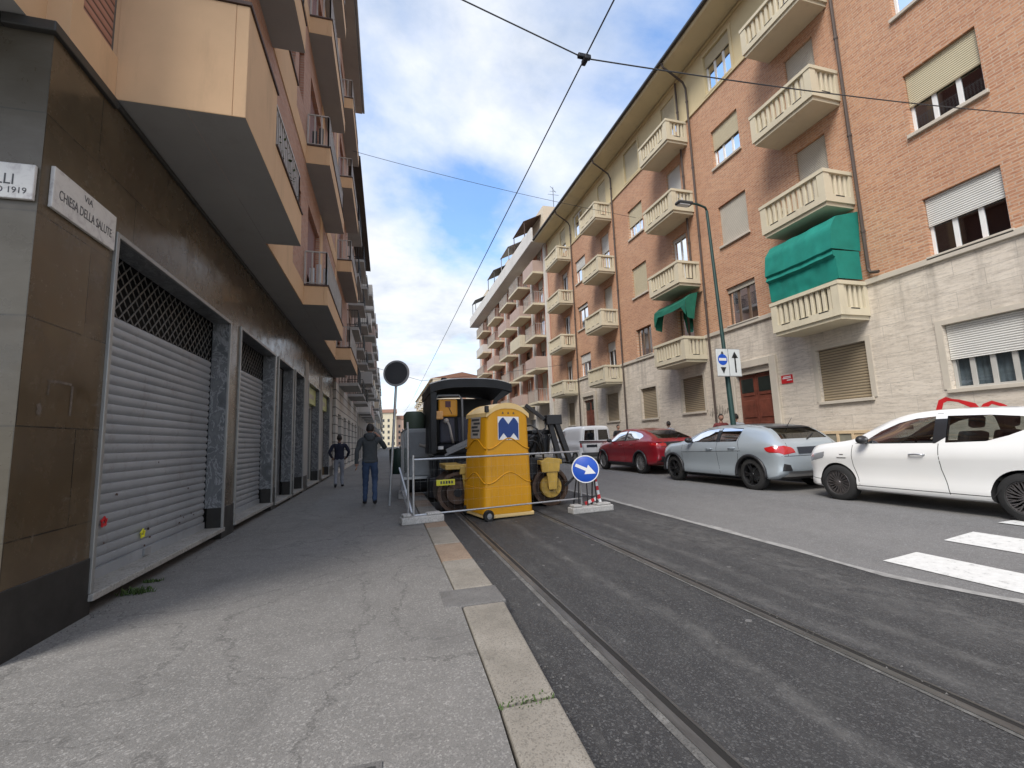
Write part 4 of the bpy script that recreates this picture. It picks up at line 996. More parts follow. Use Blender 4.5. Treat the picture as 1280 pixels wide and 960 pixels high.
# the far end of the street
def far_block(label, x0, x1, y, h, mat, name='town_house'):
    t = thing(name, label, 'building', ((x0+x1)/2, y, 0)); O = t.location; mb = MB(O)
    mb.box(x0, x1, y, y+12, 0, h); w_ = mb.build('wall', mat, t)
    mb = MB(O); n = max(2, int((x1-x0)/2.6))
    for fl in range(int(h/3.2)):
        for i in range(n):
            c = x0+(x1-x0)*(i+.5)/n; mb.box(c-.55, c+.55, y-.05, y-.003, fl*3.2+1.1, fl*3.2+2.7)
    mb.build('windows', DGREY, t)
    mb = MB(O); xm = (x0+x1)/2; mb.add([(x0-.4, y-.5, h), (x1+.4, y-.5, h), (x1+.4, y+12.5, h), (x0-.4, y+12.5, h), (x0-.4, y+6, h+2.4), (x1+.4, y+6, h+2.4)], [(0, 1, 5, 4), (2, 3, 4, 5), (0, 4, 3), (1, 2, 5), (0, 3, 2, 1)]); mb.build('roof', ROOFT, t)
far_block('orange house closing the far end of the street', 5.5, 15, 262, 15.5, HAZEDOR)
far_block('yellow house at the far end of the street, left of the orange one', -3, 5.3, 258, 19, HAZEDY)
far_block('rose house at the far end of the street, right of the orange one', 15.2, 26, 266, 13, ROSEW)
# ------------------------------------------------------------------ cars: a lofted body, hollowed and cut, with glass, wheels, lamps and seats
def pchip(xs, ys, x):
    n = len(xs)
    if x <= xs[0]: return ys[0]
    if x >= xs[-1]: return ys[-1]
    h = [xs[i+1]-xs[i] for i in range(n-1)]; d = [(ys[i+1]-ys[i])/h[i] for i in range(n-1)]
    m = [d[0]]+[0 if d[i-1]*d[i] <= 0 else 2*d[i-1]*d[i]/(d[i-1]+d[i]) for i in range(1, n-1)]+[d[-1]]
    for i in range(n-1):
        if x <= xs[i+1]:
            t = (x-xs[i])/h[i]; a, b = ys[i], ys[i+1]
            return (2*t**3-3*t*t+1)*a+(t**3-2*t*t+t)*h[i]*m[i]+(-2*t**3+3*t*t)*b+(t**3-t*t)*h[i]*m[i+1]
def section(zb, zbelt, zt, W, Wt, inset=0):
    h = zt-zbelt
    hb = zbelt-zb
    p = [(0, zb), (.60*W, zb), (.90*W, zb+.02), (.972*W, zb+.035*hb+.02), (.993*W, zb+.10*hb), (.996*W, zb+.21*hb), (.974*W, zb+.30*hb), (.970*W, zb+.44*hb), (.978*W, zb+.60*hb), (.998*W, zb+.72*hb), (1.0*W, zb+.80*hb), (.985*W, zb+.88*hb), (.965*W, zbelt-.035*min(1, hb*2)), (.945*W, zbelt)]
    for t in (.2, .4, .6, .78): p.append((.945*W+(Wt-.945*W)*(t**1.15), zbelt+h*t))
    p += [(Wt-.03*min(1, h*3), zbelt+h*.90), (Wt*.90, zbelt+h*.957), (Wt*.72, zbelt+h*.985), (Wt*.4, zbelt+h*.997), (0, zt)]
    return [(max(0, x-inset), z) for x, z in p]
def loft(st, ns, name, mat, inset=0, zfix=None):
    """st: rows (y, zb, zbelt, zt, W, Wt)"""
    ys = [r[0] for r in st]; cols_ = list(zip(*st)); mb = MB(); rings = []
    a, b = ys[0], ys[-1]
    for i in range(ns+1):
        t = i/ns; t = .5-.5*math.cos(PI*t); y = a+(b-a)*(.35*(i/ns)+.65*t)
        v = [pchip(ys, c, y) for c in cols_[1:]]; s = section(*v, inset)
        if zfix: s = [(x, max(z, zfix[0]) if z < zfix[0] else z) for x, z in s]
        rings.append([(x, y, z) for x, z in s]+[(-x, y, z) for x, z in reversed(s[1:-1])])
    k = len(rings[0])
    for rg in rings: mb.add(rg, [])
    mb.f += [[i*k+j, i*k+(j+1) % k, (i+1)*k+(j+1) % k, (i+1)*k+j] for i in range(len(rings)-1) for j in range(k)]
    mb.f += [list(range(k-1, -1, -1)), list(range((len(rings)-1)*k, len(rings)*k))]; mb.mi = [0]*len(mb.f)
    return mb
def bool_cut(ob, cutters):
    for c in cutters:
        md = ob.modifiers.new('cut', 'BOOLEAN'); md.operation = 'DIFFERENCE'; md.object = c; md.solver = 'EXACT'; md.material_mode = 'TRANSFER'
    bpy.context.view_layer.update()
    me = bpy.data.meshes.new_from_object(ob.evaluated_get(bpy.context.evaluated_depsgraph_get()))
    ob.modifiers.clear(); ob.data = me
    for c in cutters: bpy.data.objects.remove(c)
    return me
def patch(bvh, poly, view, nu, nv, off, sgn):
    """quad patch: polygon seen from a side ('x': coords (y,z); 'y': coords (x,z)) dropped on the body"""
    vs_ = [q[1] for q in poly]; lo, hi = min(vs_), max(vs_); mb = MB(); pts = []
    n = len(poly)
    for j in range(nv+1):
        v = lo+(hi-lo)*(.002+.996*j/nv); xs_ = []
        for i in range(n):
            (a, b), (c, d) = poly[i], poly[(i+1) % n]
            if (b-v)*(d-v) <= 0 and b != d: xs_.append(a+(c-a)*(v-b)/(d-b))
        if len(xs_) < 2: continue
        u0, u1 = min(xs_), max(xs_); row = []
        for i in range(nu+1):
            u = u0+(u1-u0)*i/nu
            if view == 'x': o, d = Vector((sgn*5, u, v)), Vector((-sgn, 0, 0))
            elif view == 'y': o, d = Vector((u, sgn*9, v)), Vector((0, -sgn, 0))
            else: o, d = Vector((u, v, 9)), Vector((0, 0, -1))
            h = bvh.ray_cast(o, d)
            if h[0] is None: h = (o+d*4.2, -d)
            row.append(h[0]-d*off)
        pts.append(row)
    for r in pts: mb.add(r, [])
    k = nu+1; mb.f = [[j*k+i, j*k+i+1, (j+1)*k+i+1, (j+1)*k+i] for j in range(len(pts)-1) for i in range(nu)]; mb.mi = [0]*len(mb.f)
    return mb
def seam(bvh, line, view, wd, off, sgn):
    mb = MB(); pts = []
    for (a, b), (c, d) in zip(line, line[1:]):
        n = max(1, int(math.hypot(c-a, d-b)/.05))
        for i in range(n): pts.append((a+(c-a)*i/n, b+(d-b)*i/n))
    pts.append(line[-1]); vs = []
    for i, p in enumerate(pts):
        q0, q1 = Vector(pts[max(0, i-1)]), Vector(pts[min(len(pts)-1, i+1)]); d = (q1-q0).normalized()
        for s_ in (-1, 1):
            u, v = p[0]-d.y*wd*s_, p[1]+d.x*wd*s_
            o, dr = (Vector((sgn*5, u, v)), Vector((-sgn, 0, 0))) if view == 'x' else (Vector((u, sgn*9, v)), Vector((0, -sgn, 0)))
            h = bvh.ray_cast(o, dr); pp = h[0] if h[0] else o+dr*4.2; vs.append(pp-dr*off)
    mb.add(vs, [(2*i, 2*i+1, 2*i+3, 2*i+2) for i in range(len(pts)-1)]); return mb
CARGLASS = glass('car_glass', (.7, .75, .74), .03, .85); CARGLASS_D = glass('tinted_car_glass', (.4, .42, .42), .07, .22)
SEATM = simple('seat_fabric', (.022, .022, .025), .85)
TAIL = Mat('tail_lamp_red', (.42, .012, .015), .12); TAIL.b.inputs['Coat Weight'].default_value = 1; TAIL = TAIL.m
HEADL = Mat('head_lamp', (.42, .44, .46), .1, .5).m
def paint(name, col, metal=0.0, rough=.28):
    m = Mat(name, col, rough, metal); m.b.inputs['Coat Weight'].default_value = .8; m.b.inputs['Coat Roughness'].default_value = .04
    d = m.noise(1.2, 5, .6); c = m.ramp(d, [(.3, tuple(x*.95 for x in col)), (.7, col)]); m.color(c); return m.m
def wheel(root, x, y, r, side, rimm, spokes, wd=.20):
    """x is the outer face of the tyre; side -1 = left"""
    mb = MB((0, 0, 0)); s = -side
    prof = [(r*.66, .012), (r*.70, .0), (r*.90, .006), (r*.97, .025), (r, .05), (r, wd-.05), (r*.96, wd-.02), (r*.7, wd), (r*.6, wd-.02)]
    mb.lathe([(a, s*b) for a, b in prof], (x, y, r), 'x', 36); hub = mb.build('wheel', RUBBER, root, smooth=40)
    mb = MB(); rr_ = r*.67
    mb.lathe([(rr_, s*.010), (rr_*.97, s*.006), (rr_*.93, s*.03), (rr_*.90, s*.09)], (x, y, r), 'x', 36)
    mb.lathe([(0, s*.022), (rr_*.14, s*.022), (rr_*.19, s*.035), (rr_*.19, s*.06)], (x, y, r), 'x', 16)
    n = spokes
    for i in range(n):
        a = 2*PI*i/n
        for da in ((-.11, .11) if n <= 10 else (0,)):
            c0, s0 = math.cos(a+da*.4), math.sin(a+da*.4); c1, s1 = math.cos(a+da*1.6), math.sin(a+da*1.6)
            mb.beam((x+s*.04, y+c0*rr_*.15, r+s0*rr_*.15), (x+s*.024, y+c1*rr_*.95, r+s1*rr_*.95), .020 if n <= 10 else .013, .022, (1, 0, 0))
        if n > 10:
            c1, s1 = math.cos(a+PI/n), math.sin(a+PI/n); c2, s2 = math.cos(a), math.sin(a)
            mb.beam((x+s*.030, y+c2*rr_*.55, r+s2*rr_*.55), (x+s*.024, y+c1*rr_*.95, r+s1*rr_*.95), .012, .02, (1, 0, 0))
    mb.build('rim', rimm, hub, smooth=35)
    mb = MB(); mb.lathe([(0, s*.10), (rr_*.62, s*.10), (rr_*.62, s*.085), (rr_*.64, s*.12)], (x, y, r), 'x', 24); mb.build('brake_disc', DGREY, hub)
def car(name, label, cat, loc, spec, rz=0, scale=1.0):
    t = thing(name, label, cat, loc, rz); t.scale = (scale,)*3
    st = spec['st']; P_ = spec['paint']; r = spec['r']; ya, yf = spec['axles']; W = max(q[4] for q in st)
    mb = loft(st, 64, 'body', P_)
    ob = mb.build('body', [P_, INT], None, smooth=True)
    bm = bmesh.new(); bm.from_mesh(ob.data); bvh = BVHTree.FromBMesh(bm); bm.free()
    cut = []
    for y in (ya, yf):
        for s in (-1, 1):
            c = MB(); x0, x1 = sorted((s*(W-.30), s*(W+.3))); ra = r*spec.get('arch', 1.13)
            c.lathe([(0, x0), (ra, x0), (ra, x1), (0, x1)], (0, y, r+.005), 'x', 40); cut.append(c.build('c', INT, merge=1e-5))
    cab = [(q[0], q[1], q[2]-.03, q[3]-.035, q[4]-.055, q[5]-.05) for q in spec['cabin']]
    c = loft(cab, 26, 'c', INT); c.v = [Vector((v.x, v.y, max(v.z, .42))) for v in c.v]
    cut.append(c.build('c', INT, merge=1e-5))
    for poly in spec['side_windows']:
        c = MB(); c.prism(poly, 'x', -1.6, 1.6); cut.append(c.build('c', INT))
    for key, rng in (('windscreen', spec['ws_range']), ('rear_glass', spec['rg_range'])):
        if spec.get(key):
            for poly in (spec[key] if isinstance(spec[key][0], list) else [spec[key]]):
                c = MB(); c.prism(poly, 'y', *rng); cut.append(c.build('c', INT))
    bool_cut(ob, cut); ob.parent = t
    ob.data.polygons.foreach_set('use_smooth', [True]*len(ob.data.polygons)); ob.data.set_sharp_from_angle(angle=rad(32))
    for poly in spec['side_windows']:
        for s in (-1, 1):
            big = [(u, v) for u, v in poly]; patch(bvh, big, 'x', 14, 8, -.005, s).build('side_window', spec.get('sglass', CARGLASS), t, smooth=True, recalc=False)
    for key, s in (('windscreen', 1), ('rear_glass', -1)):
        if spec.get(key):
            for poly in (spec[key] if isinstance(spec[key][0], list) else [spec[key]]):
                patch(bvh, poly, 'y', 14, 8, -.012, s).build('windscreen' if s > 0 else 'rear_window', CARGLASS if s > 0 else spec.get('rglass', CARGLASS_D), t, smooth=True, recalc=False)
    for (nm, poly, view, sgn, m_, off) in spec['patches']:
        if view == 'x' and sgn == 0:
            for s in (-1, 1): patch(bvh, poly, 'x', 12, 5, off, s).build(nm, m_, t, smooth=True, recalc=False)
        elif view == 'y2':
            for s in (-1, 1): patch(bvh, [(s*u, v) for u, v in poly], 'y', 8, 5, off, sgn).build(nm, m_, t, smooth=True, recalc=False)
        else: patch(bvh, poly, view, 12, 5, off, sgn).build(nm, m_, t, smooth=True, recalc=False)
    for line in spec['seams']:
        for s in (-1, 1): seam(bvh, line, 'x', .0045, .0015, s).build('door_seam', INT, t, recalc=False)
    for line in spec.get('rear_seams', []): seam(bvh, line, 'y', .005, .0015, -1).build('tailgate_seam', INT, t, recalc=False)
    for y in (ya, yf):
        for s in (-1, 1):
            wheel(t, s*(W-.012), y, r, s, spec['rim'], spec['spokes'])
            if spec.get('archtrim'):
                mb = MB(); pr = []
                ra = r*spec.get('arch', 1.13)
                for i in range(25):
                    a = -.12+(PI+.24)*i/24; pr.append((s*(W+.004), y+math.cos(a)*(ra+.015), r+math.sin(a)*(ra+.015)))
                mb.path(pr, .032, 6); mb.build('arch_trim', BLACK, t, smooth=True)
    for s in (-1, 1):
        yh, zh = spec['mirror']; x = s*(W*.93)
        mb = MB(); mb.sphere((x+s*.10, yh, zh+.02), (.105, .075, .07), 12, 8); mb.beam((x-s*.02, yh+.01, zh-.03), (x+s*.06, yh, zh-.01), .05, .03); mb.build('mirror', spec.get('mirm', BLACK), t, smooth=True)
        for (y, z) in spec['handles']:
            h = bvh.ray_cast(Vector((s*5, y, z)), Vector((-s, 0, 0)))
            if h[0]:
                xx = h[0].x; mb = MB(); mb.path([(xx, y-.10, z), (xx+s*.030, y-.08, z), (xx+s*.034, y, z+.004), (xx+s*.030, y+.08, z), (xx, y+.10, z)], .012, 8); mb.build('door_handle', spec.get('hm', P_), t, smooth=True)
    tail = spec['st'][0][0]; zt_ = max(q[3] for q in st)
    h = bvh.ray_cast(Vector((0, spec.get('ant', .55), 9)), Vector((0, 0, -1)))
    if h[0]: mb = MB(); mb.tube(h[0]-Vector((0, 0, .01)), h[0]+Vector((0, -.14, .17)), .007, .004, 6); mb.sphere(h[0], (.025, .04, .015), 8, 6); mb.build('aerial', BLACK, t, smooth=True)
    if spec.get('rear_glass') and not isinstance(spec['rear_glass'][0], list):
        zb_ = min(q[1] for q in spec['rear_glass']); p0 = bvh.ray_cast(Vector((0, -9, zb_-.02)), Vector((0, 1, 0)))[0]; p1 = bvh.ray_cast(Vector((.34, -9, zb_+.10)), Vector((0, 1, 0)))[0]
        if p0 and p1: mb = MB(); mb.beam(p0-Vector((0, .02, 0)), p1-Vector((0, .018, 0)), .018, .018); mb.build('rear_wiper', BLACK, t)
    # inside: seats, steering wheel, dashboard
    zs = spec.get('seatz', .48); yd = spec['driver_y']
    for x in (-.37, .37):
        mb = MB(); mb.obox((x, yd, zs), (.48, .50, .14), (rad(6), 0, 0)); mb.obox((x, yd-.30, zs+.33), (.46, .13, .62), (rad(14), 0, 0)); mb.obox((x, yd-.42, zs+.76), (.25, .09, .17), (rad(10), 0, 0)); mb.build('seat', SEATM, t, bevel=.04)
    mb = MB(); mb.obox((0, yd-1.0, zs), (1.25, .46, .14)); mb.obox((0, yd-1.28, zs+.30), (1.25, .14, .55), (rad(14), 0, 0))
    for x in (-.4, .4): mb.obox((x, yd-1.38, zs+.66), (.24, .08, .15), (rad(10), 0, 0))
    mb.build('rear_seat', SEATM, t, bevel=.04)
    mb = MB(); mb.obox((0, yd+.88, zs+.36), (1.3, .42, .22)); mb.build('dashboard', SEATM, t, bevel=.05)
    mb = MB(); c0 = Vector((-.37, yd+.50, zs+.40)); ax = Euler((rad(-62), 0, 0)).to_matrix()
    mb.path([c0+ax @ Vector((.18*math.cos(2*PI*i/20), .18*math.sin(2*PI*i/20), 0)) for i in range(21)], .014, 6, cap=False); mb.tube(c0, c0+Vector((0, .25, -.12)), .03); mb.tube(c0+Vector((-.17, 0, 0)), c0+Vector((.17, 0, 0)), .016); mb.build('steering_wheel', BLACK, t)
    mb = MB(); mb.obox((0, spec['mirror'][0]-.12, spec['st'][len(st)//2][3]-.16), (.22, .03, .07)); mb.build('rear_view_mirror', BLACK, t, bevel=.01)
    return t
WHITEP = paint('white_car_paint', (.78, .78, .76), 0, .3); BLUEGREY = paint('pale_blue_grey_paint', (.37, .42, .455), .25, .3); REDP = paint('dark_red_paint', (.28, .012, .022), .2, .28); VANW = paint('van_white_paint', (.74, .76, .78), 0, .35)
def flatten(d, z0, k):
    f = lambda z: z if z < z0 else z0+(z-z0)*k
    for q in ('st', 'cabin'): d[q] = [(r[0], r[1], f(r[2]), f(r[3]), r[4], r[5]) for r in d[q]]
    d['side_windows'] = [[(u, f(v)) for u, v in p] for p in d['side_windows']]
    for q in ('windscreen', 'rear_glass'): d[q] = [(u, f(v)) for u, v in d[q]]
    d['patches'] = [(q[0], q[1] if q[2] == 'z' else [(u, f(v)) for u, v in q[1]], *q[2:]) for q in d['patches']]
    d['seams'] = [[(u, f(v)) for u, v in p] for p in d['seams']]
# white five-door hatchback: y from the tail (0) to the nose (3.84)
L = 3.84
white = dict(paint=WHITEP, r=.30, axles=(.70, 3.06), rim=simple('dark_alloy', (.16, .15, .15), .35, .7), spokes=18, arch=1.10,
    st=[(0.0, .38, .72, .78, .50, .42), (.03, .32, .78, .92, .66, .52), (.10, .26, .86, 1.10, .765, .56), (.25, .20, .93, 1.31, .82, .58), (.45, .185, .965, 1.43, .836, .585), (.9, .18, .955, 1.495, .84, .59), (1.5, .175, .945, 1.52, .84, .60), (1.9, .175, .935, 1.495, .84, .595), (2.2, .175, .925, 1.415, .838, .60), (2.5, .175, .92, 1.255, .835, .64), (2.82, .18, .905, 1.045, .83, .70), (3.1, .185, .895, .99, .825, .71), (3.44, .19, .86, .945, .79, .67), (3.60, .20, .80, .89, .72, .60), (3.69, .23, .71, .80, .61, .50), (3.73, .28, .59, .69, .48, .38)],
    cabin=[(.20, .5, .93, 1.20, .80, .58), (.45, .45, .965, 1.43, .836, .585), (.9, .45, .955, 1.495, .84, .59), (1.5, .45, .945, 1.52, .84, .60), (1.9, .45, .935, 1.495, .84, .595), (2.2, .45, .925, 1.415, .838, .60), (2.5, .45, .92, 1.255, .835, .64), (2.80, .45, .905, 1.05, .83, .70)],
    side_windows=[[(1.60, .965), (2.50, .955), (2.58, .985), (2.34, 1.175), (2.08, 1.31), (1.84, 1.375), (1.60, 1.395)], [(1.46, .97), (1.46, 1.395), (1.0, 1.38), (.70, 1.34), (.42, 1.275), (.80, 1.07), (1.02, .99)]],
    windscreen=[(-.60, 1.02), (.60, 1.02), (.50, 1.44), (-.50, 1.44)], ws_range=(2.05, 4.2), rear_glass=[(-.50, 1.02), (.50, 1.02), (.44, 1.36), (-.44, 1.36)], rg_range=(-.5, .55),
    patches=[('b_pillar_trim', [(1.455, .965), (1.605, .96), (1.605, 1.44), (1.455, 1.438)], 'x', 0, BLACK, .003), ('quarter_trim', [(2.52, .95), (2.74, .955), (2.60, 1.0)], 'x', 0, BLACK, .003), ('headlight', [(3.26, .72), (3.58, .64), (3.60, .72), (3.44, .80), (3.26, .82)], 'x', 0, HEADL, .004), ('taillight', [(.02, .78), (.14, .74), (.13, 1.02), (.08, 1.02)], 'x', 0, TAIL, .004), ('side_badge', [(2.86, .715), (3.02, .715), (3.02, .73), (2.86, .73)], 'x', 0, ALU, .004), ('side_badge', [(2.90, .77), (2.97, .77), (2.97, .785), (2.90, .785)], 'x', 0, ALU, .004), ('fuel_flap', [(1.34, .97), (1.345, .98), (1.335, .985)], 'x', 0, ALU, .004), ('number_plate', [(-.26, .40), (.26, .40), (.26, .51), (-.26, .51)], 'y', 1, LAMPW, .01)],
    seams=[[(2.76, .93), (2.76, .60), (2.70, .40), (2.68, .30)], [(1.54, .955), (1.53, .60), (1.47, .34), (1.46, .27)], [(.44, 1.29), (.40, 1.12), (.46, .92), (.62, .66), (.90, .42), (1.0, .285)], [(2.75, .285), (1.0, .285)], [(3.3, .34), (3.62, .36)]],
    mirror=(2.52, 1.0), mirm=BLACK, handles=[(1.80, .80)], hm=ALU, driver_y=1.72)
flatten(white, .95, .87)
car('parked_car', 'white five-door hatchback parked at the kerb nearest the zebra crossing', 'car', (8.64, 3.08, .185), white, scale=1.05)
# pale blue-grey small crossover
grey = dict(paint=BLUEGREY, r=.325, axles=(.72, 3.28), rim=simple('black_alloy', (.03, .03, .032), .35, .5), spokes=5, arch=1.14, archtrim=True,
    st=[(0.0, .42, .68, .74, .56, .46), (.025, .36, .78, .86, .72, .58), (.08, .30, .86, .96, .80, .62), (.17, .25, .92, 1.06, .845, .62), (.32, .225, .96, 1.23, .868, .61), (.50, .22, .975, 1.355, .872, .605), (.75, .22, .975, 1.425, .873, .61), (1.2, .215, .97, 1.475, .872, .62), (1.75, .215, .96, 1.485, .872, .62), (2.2, .215, .95, 1.44, .87, .61), (2.6, .215, .945, 1.28, .868, .63), (2.95, .22, .935, 1.08, .862, .70), (3.2, .22, .91, 1.00, .852, .73), (3.55, .23, .88, .965, .83, .71), (3.82, .24, .82, .905, .75, .62), (3.97, .27, .74, .82, .64, .52), (4.03, .32, .62, .71, .50, .40)],
    cabin=[(.30, .5, .96, 1.19, .85, .61), (.5, .45, .975, 1.355, .872, .605), (.75, .45, .975, 1.425, .873, .61), (1.2, .45, .97, 1.475, .872, .62), (1.75, .45, .96, 1.485, .872, .62), (2.2, .45, .95, 1.44, .87, .61), (2.6, .45, .945, 1.28, .868, .63), (2.92, .45, .935, 1.08, .862, .70)],
    side_windows=[[(1.72, 1.0), (2.62, .995), (2.72, 1.01), (2.42, 1.24), (2.12, 1.365), (1.72, 1.39)], [(1.62, 1.0), (1.62, 1.392), (1.28, 1.39), (1.0, 1.36), (1.10, 1.005)]], sglass=CARGLASS, rglass=CARGLASS_D,
    windscreen=[(-.60, 1.06), (.60, 1.06), (.50, 1.40), (-.50, 1.40)], ws_range=(2.1, 4.4), rear_glass=[(-.58, 1.05), (.58, 1.05), (.50, 1.33), (-.50, 1.33)], rg_range=(-.5, .60),
    patches=[('b_pillar_trim', [(1.615, .995), (1.725, .995), (1.725, 1.395), (1.615, 1.395)], 'x', 0, BLACK, .003), ('sill_trim', [(.98, .19), (2.98, .19), (3.0, .27), (1.0, .27)], 'x', 0, BLACK, .006), ('headlight', [(3.40, .70), (3.85, .60), (3.86, .70), (3.62, .80), (3.42, .80)], 'x', 0, HEADL, .004),
        ('taillight', [(.44, .76), (.70, .73), (.79, .77), (.795, .90), (.66, .905), (.48, .86)], 'y2', -1, TAIL, .006), ('taillight', [(.03, .74), (.26, .78), (.34, .865), (.18, .90), (.05, .90)], 'x', 0, TAIL, .006),
        ('number_plate', [(-.38, .74), (.18, .74), (.18, .87), (-.38, .87)], 'y', -1, LAMPW, .012), ('rear_skirt', [(-.70, .30), (.70, .30), (.62, .41), (-.62, .41)], 'y', -1, ALU, .012), ('lower_bumper', [(-.74, .235), (.74, .235), (.72, .30), (-.72, .30)], 'y', -1, BLACK, .008),
        ('bumper_vent', [(.56, .42), (.76, .42), (.72, .56), (.60, .55)], 'y2', -1, BLACK, .008), ('roof_panel', [(-.585, .62), (.585, .62), (.585, 2.2), (-.585, 2.2)], 'z', 1, simple('dark_roof', (.07, .085, .09), .3), .004), ('roof_spoiler', [(-.54, 1.335), (.54, 1.335), (.53, 1.385), (-.53, 1.385)], 'y', -1, BLACK, .012)],
    seams=[[(2.92, .93), (2.94, .60), (2.86, .30)], [(1.68, .99), (1.67, .55), (1.60, .30)], [(1.02, 1.3), (1.06, 1.0), (1.0, .85), (1.06, .66), (1.12, .30)], [(2.9, .75), (.95, .80)]], rear_seams=[[(-.75, .70), (.75, .70)], [(-.62, .70), (-.58, 1.0)], [(.62, .70), (.58, 1.0)]],
    mirror=(2.55, 1.02), handles=[(1.9, .84), (1.2, .86)], driver_y=1.95)
flatten(grey, .965, .77)
car('parked_car', 'pale blue-grey small crossover with black wheels parked behind the white hatchback', 'car', (8.62, 7.42, .18), grey, scale=1.07)
# dark red coupe crossover
red = dict(paint=REDP, r=.345, axles=(.95, 3.62), rim=simple('silver_alloy', (.45, .45, .45), .3, .8), spokes=8, arch=1.13, archtrim=True,
    st=[(0.0, .50, .80, .86, .58, .46), (.03, .44, .92, .98, .74, .56), (.10, .36, 1.0, 1.07, .84, .62), (.25, .30, 1.06, 1.16, .895, .62), (.5, .27, 1.08, 1.28, .915, .60), (.9, .26, 1.07, 1.42, .92, .60), (1.4, .25, 1.05, 1.53, .92, .61), (2.0, .25, 1.03, 1.58, .92, .62), (2.5, .25, 1.01, 1.55, .918, .62), (2.9, .25, 1.0, 1.40, .915, .64), (3.3, .25, .99, 1.16, .91, .72), (3.6, .26, .97, 1.07, .90, .76), (3.95, .28, .92, 1.02, .87, .72), (4.25, .30, .82, .92, .76, .60), (4.42, .34, .70, .79, .60, .46), (4.48, .42, .60, .68, .44, .34)],
    cabin=[(.45, .6, 1.08, 1.24, .90, .60), (.9, .5, 1.07, 1.42, .92, .60), (1.4, .5, 1.05, 1.53, .92, .61), (2.0, .5, 1.03, 1.58, .92, .62), (2.5, .5, 1.01, 1.55, .918, .62), (2.9, .5, 1.0, 1.40, .915, .64), (3.26, .5, .99, 1.17, .91, .72)],
    side_windows=[[(2.02, 1.09), (3.0, 1.06), (3.08, 1.08), (2.78, 1.32), (2.46, 1.45), (2.02, 1.475)], [(1.92, 1.09), (1.92, 1.475), (1.5, 1.45), (1.1, 1.36), (.88, 1.25), (1.05, 1.12)]],
    windscreen=[(-.62, 1.15), (.62, 1.15), (.52, 1.50), (-.52, 1.50)], ws_range=(2.4, 4.8), rear_glass=[(-.60, 1.16), (.60, 1.16), (.50, 1.46), (-.50, 1.46)], rg_range=(-.5, 1.1),
    patches=[('b_pillar_trim', [(1.915, 1.085), (2.025, 1.085), (2.025, 1.48), (1.915, 1.48)], 'x', 0, BLACK, .003), ('sill_trim', [(1.3, .22), (3.25, .22), (3.27, .35), (1.32, .35)], 'x', 0, BLACK, .006), ('headlight', [(3.85, .80), (4.25, .68), (4.27, .78), (4.05, .88), (3.87, .89)], 'x', 0, HEADL, .004), ('taillight', [(.50, .90), (.82, .90), (.84, 1.02), (.50, 1.0)], 'y2', -1, TAIL, .006), ('taillight', [(.03, .88), (.30, .93), (.36, 1.01), (.06, 1.03)], 'x', 0, TAIL, .006), ('number_plate', [(-.26, .72), (.26, .72), (.26, .83), (-.26, .83)], 'y', -1, LAMPW, .01), ('lower_bumper', [(-.80, .30), (.80, .30), (.82, .58), (-.82, .58)], 'y', -1, BLACK, .006), ('rear_garnish', [(-.78, .885), (.78, .885), (.78, 1.04), (-.78, 1.04)], 'y', -1, BLACK, .003)],
    seams=[[(3.26, .98), (3.28, .62), (3.18, .36)], [(1.97, 1.08), (1.96, .6), (1.86, .36)], [(1.2, 1.1), (1.22, .86), (1.36, .6), (1.46, .36)]],
    mirror=(2.92, 1.09), handles=[(2.2, .95), (1.4, .97)], driver_y=2.3)
flatten(red, 1.04, .9)
car('parked_car', 'dark red coupe crossover parked in front of the pale blue-grey car', 'car', (9.05, 12.45, .2), red)
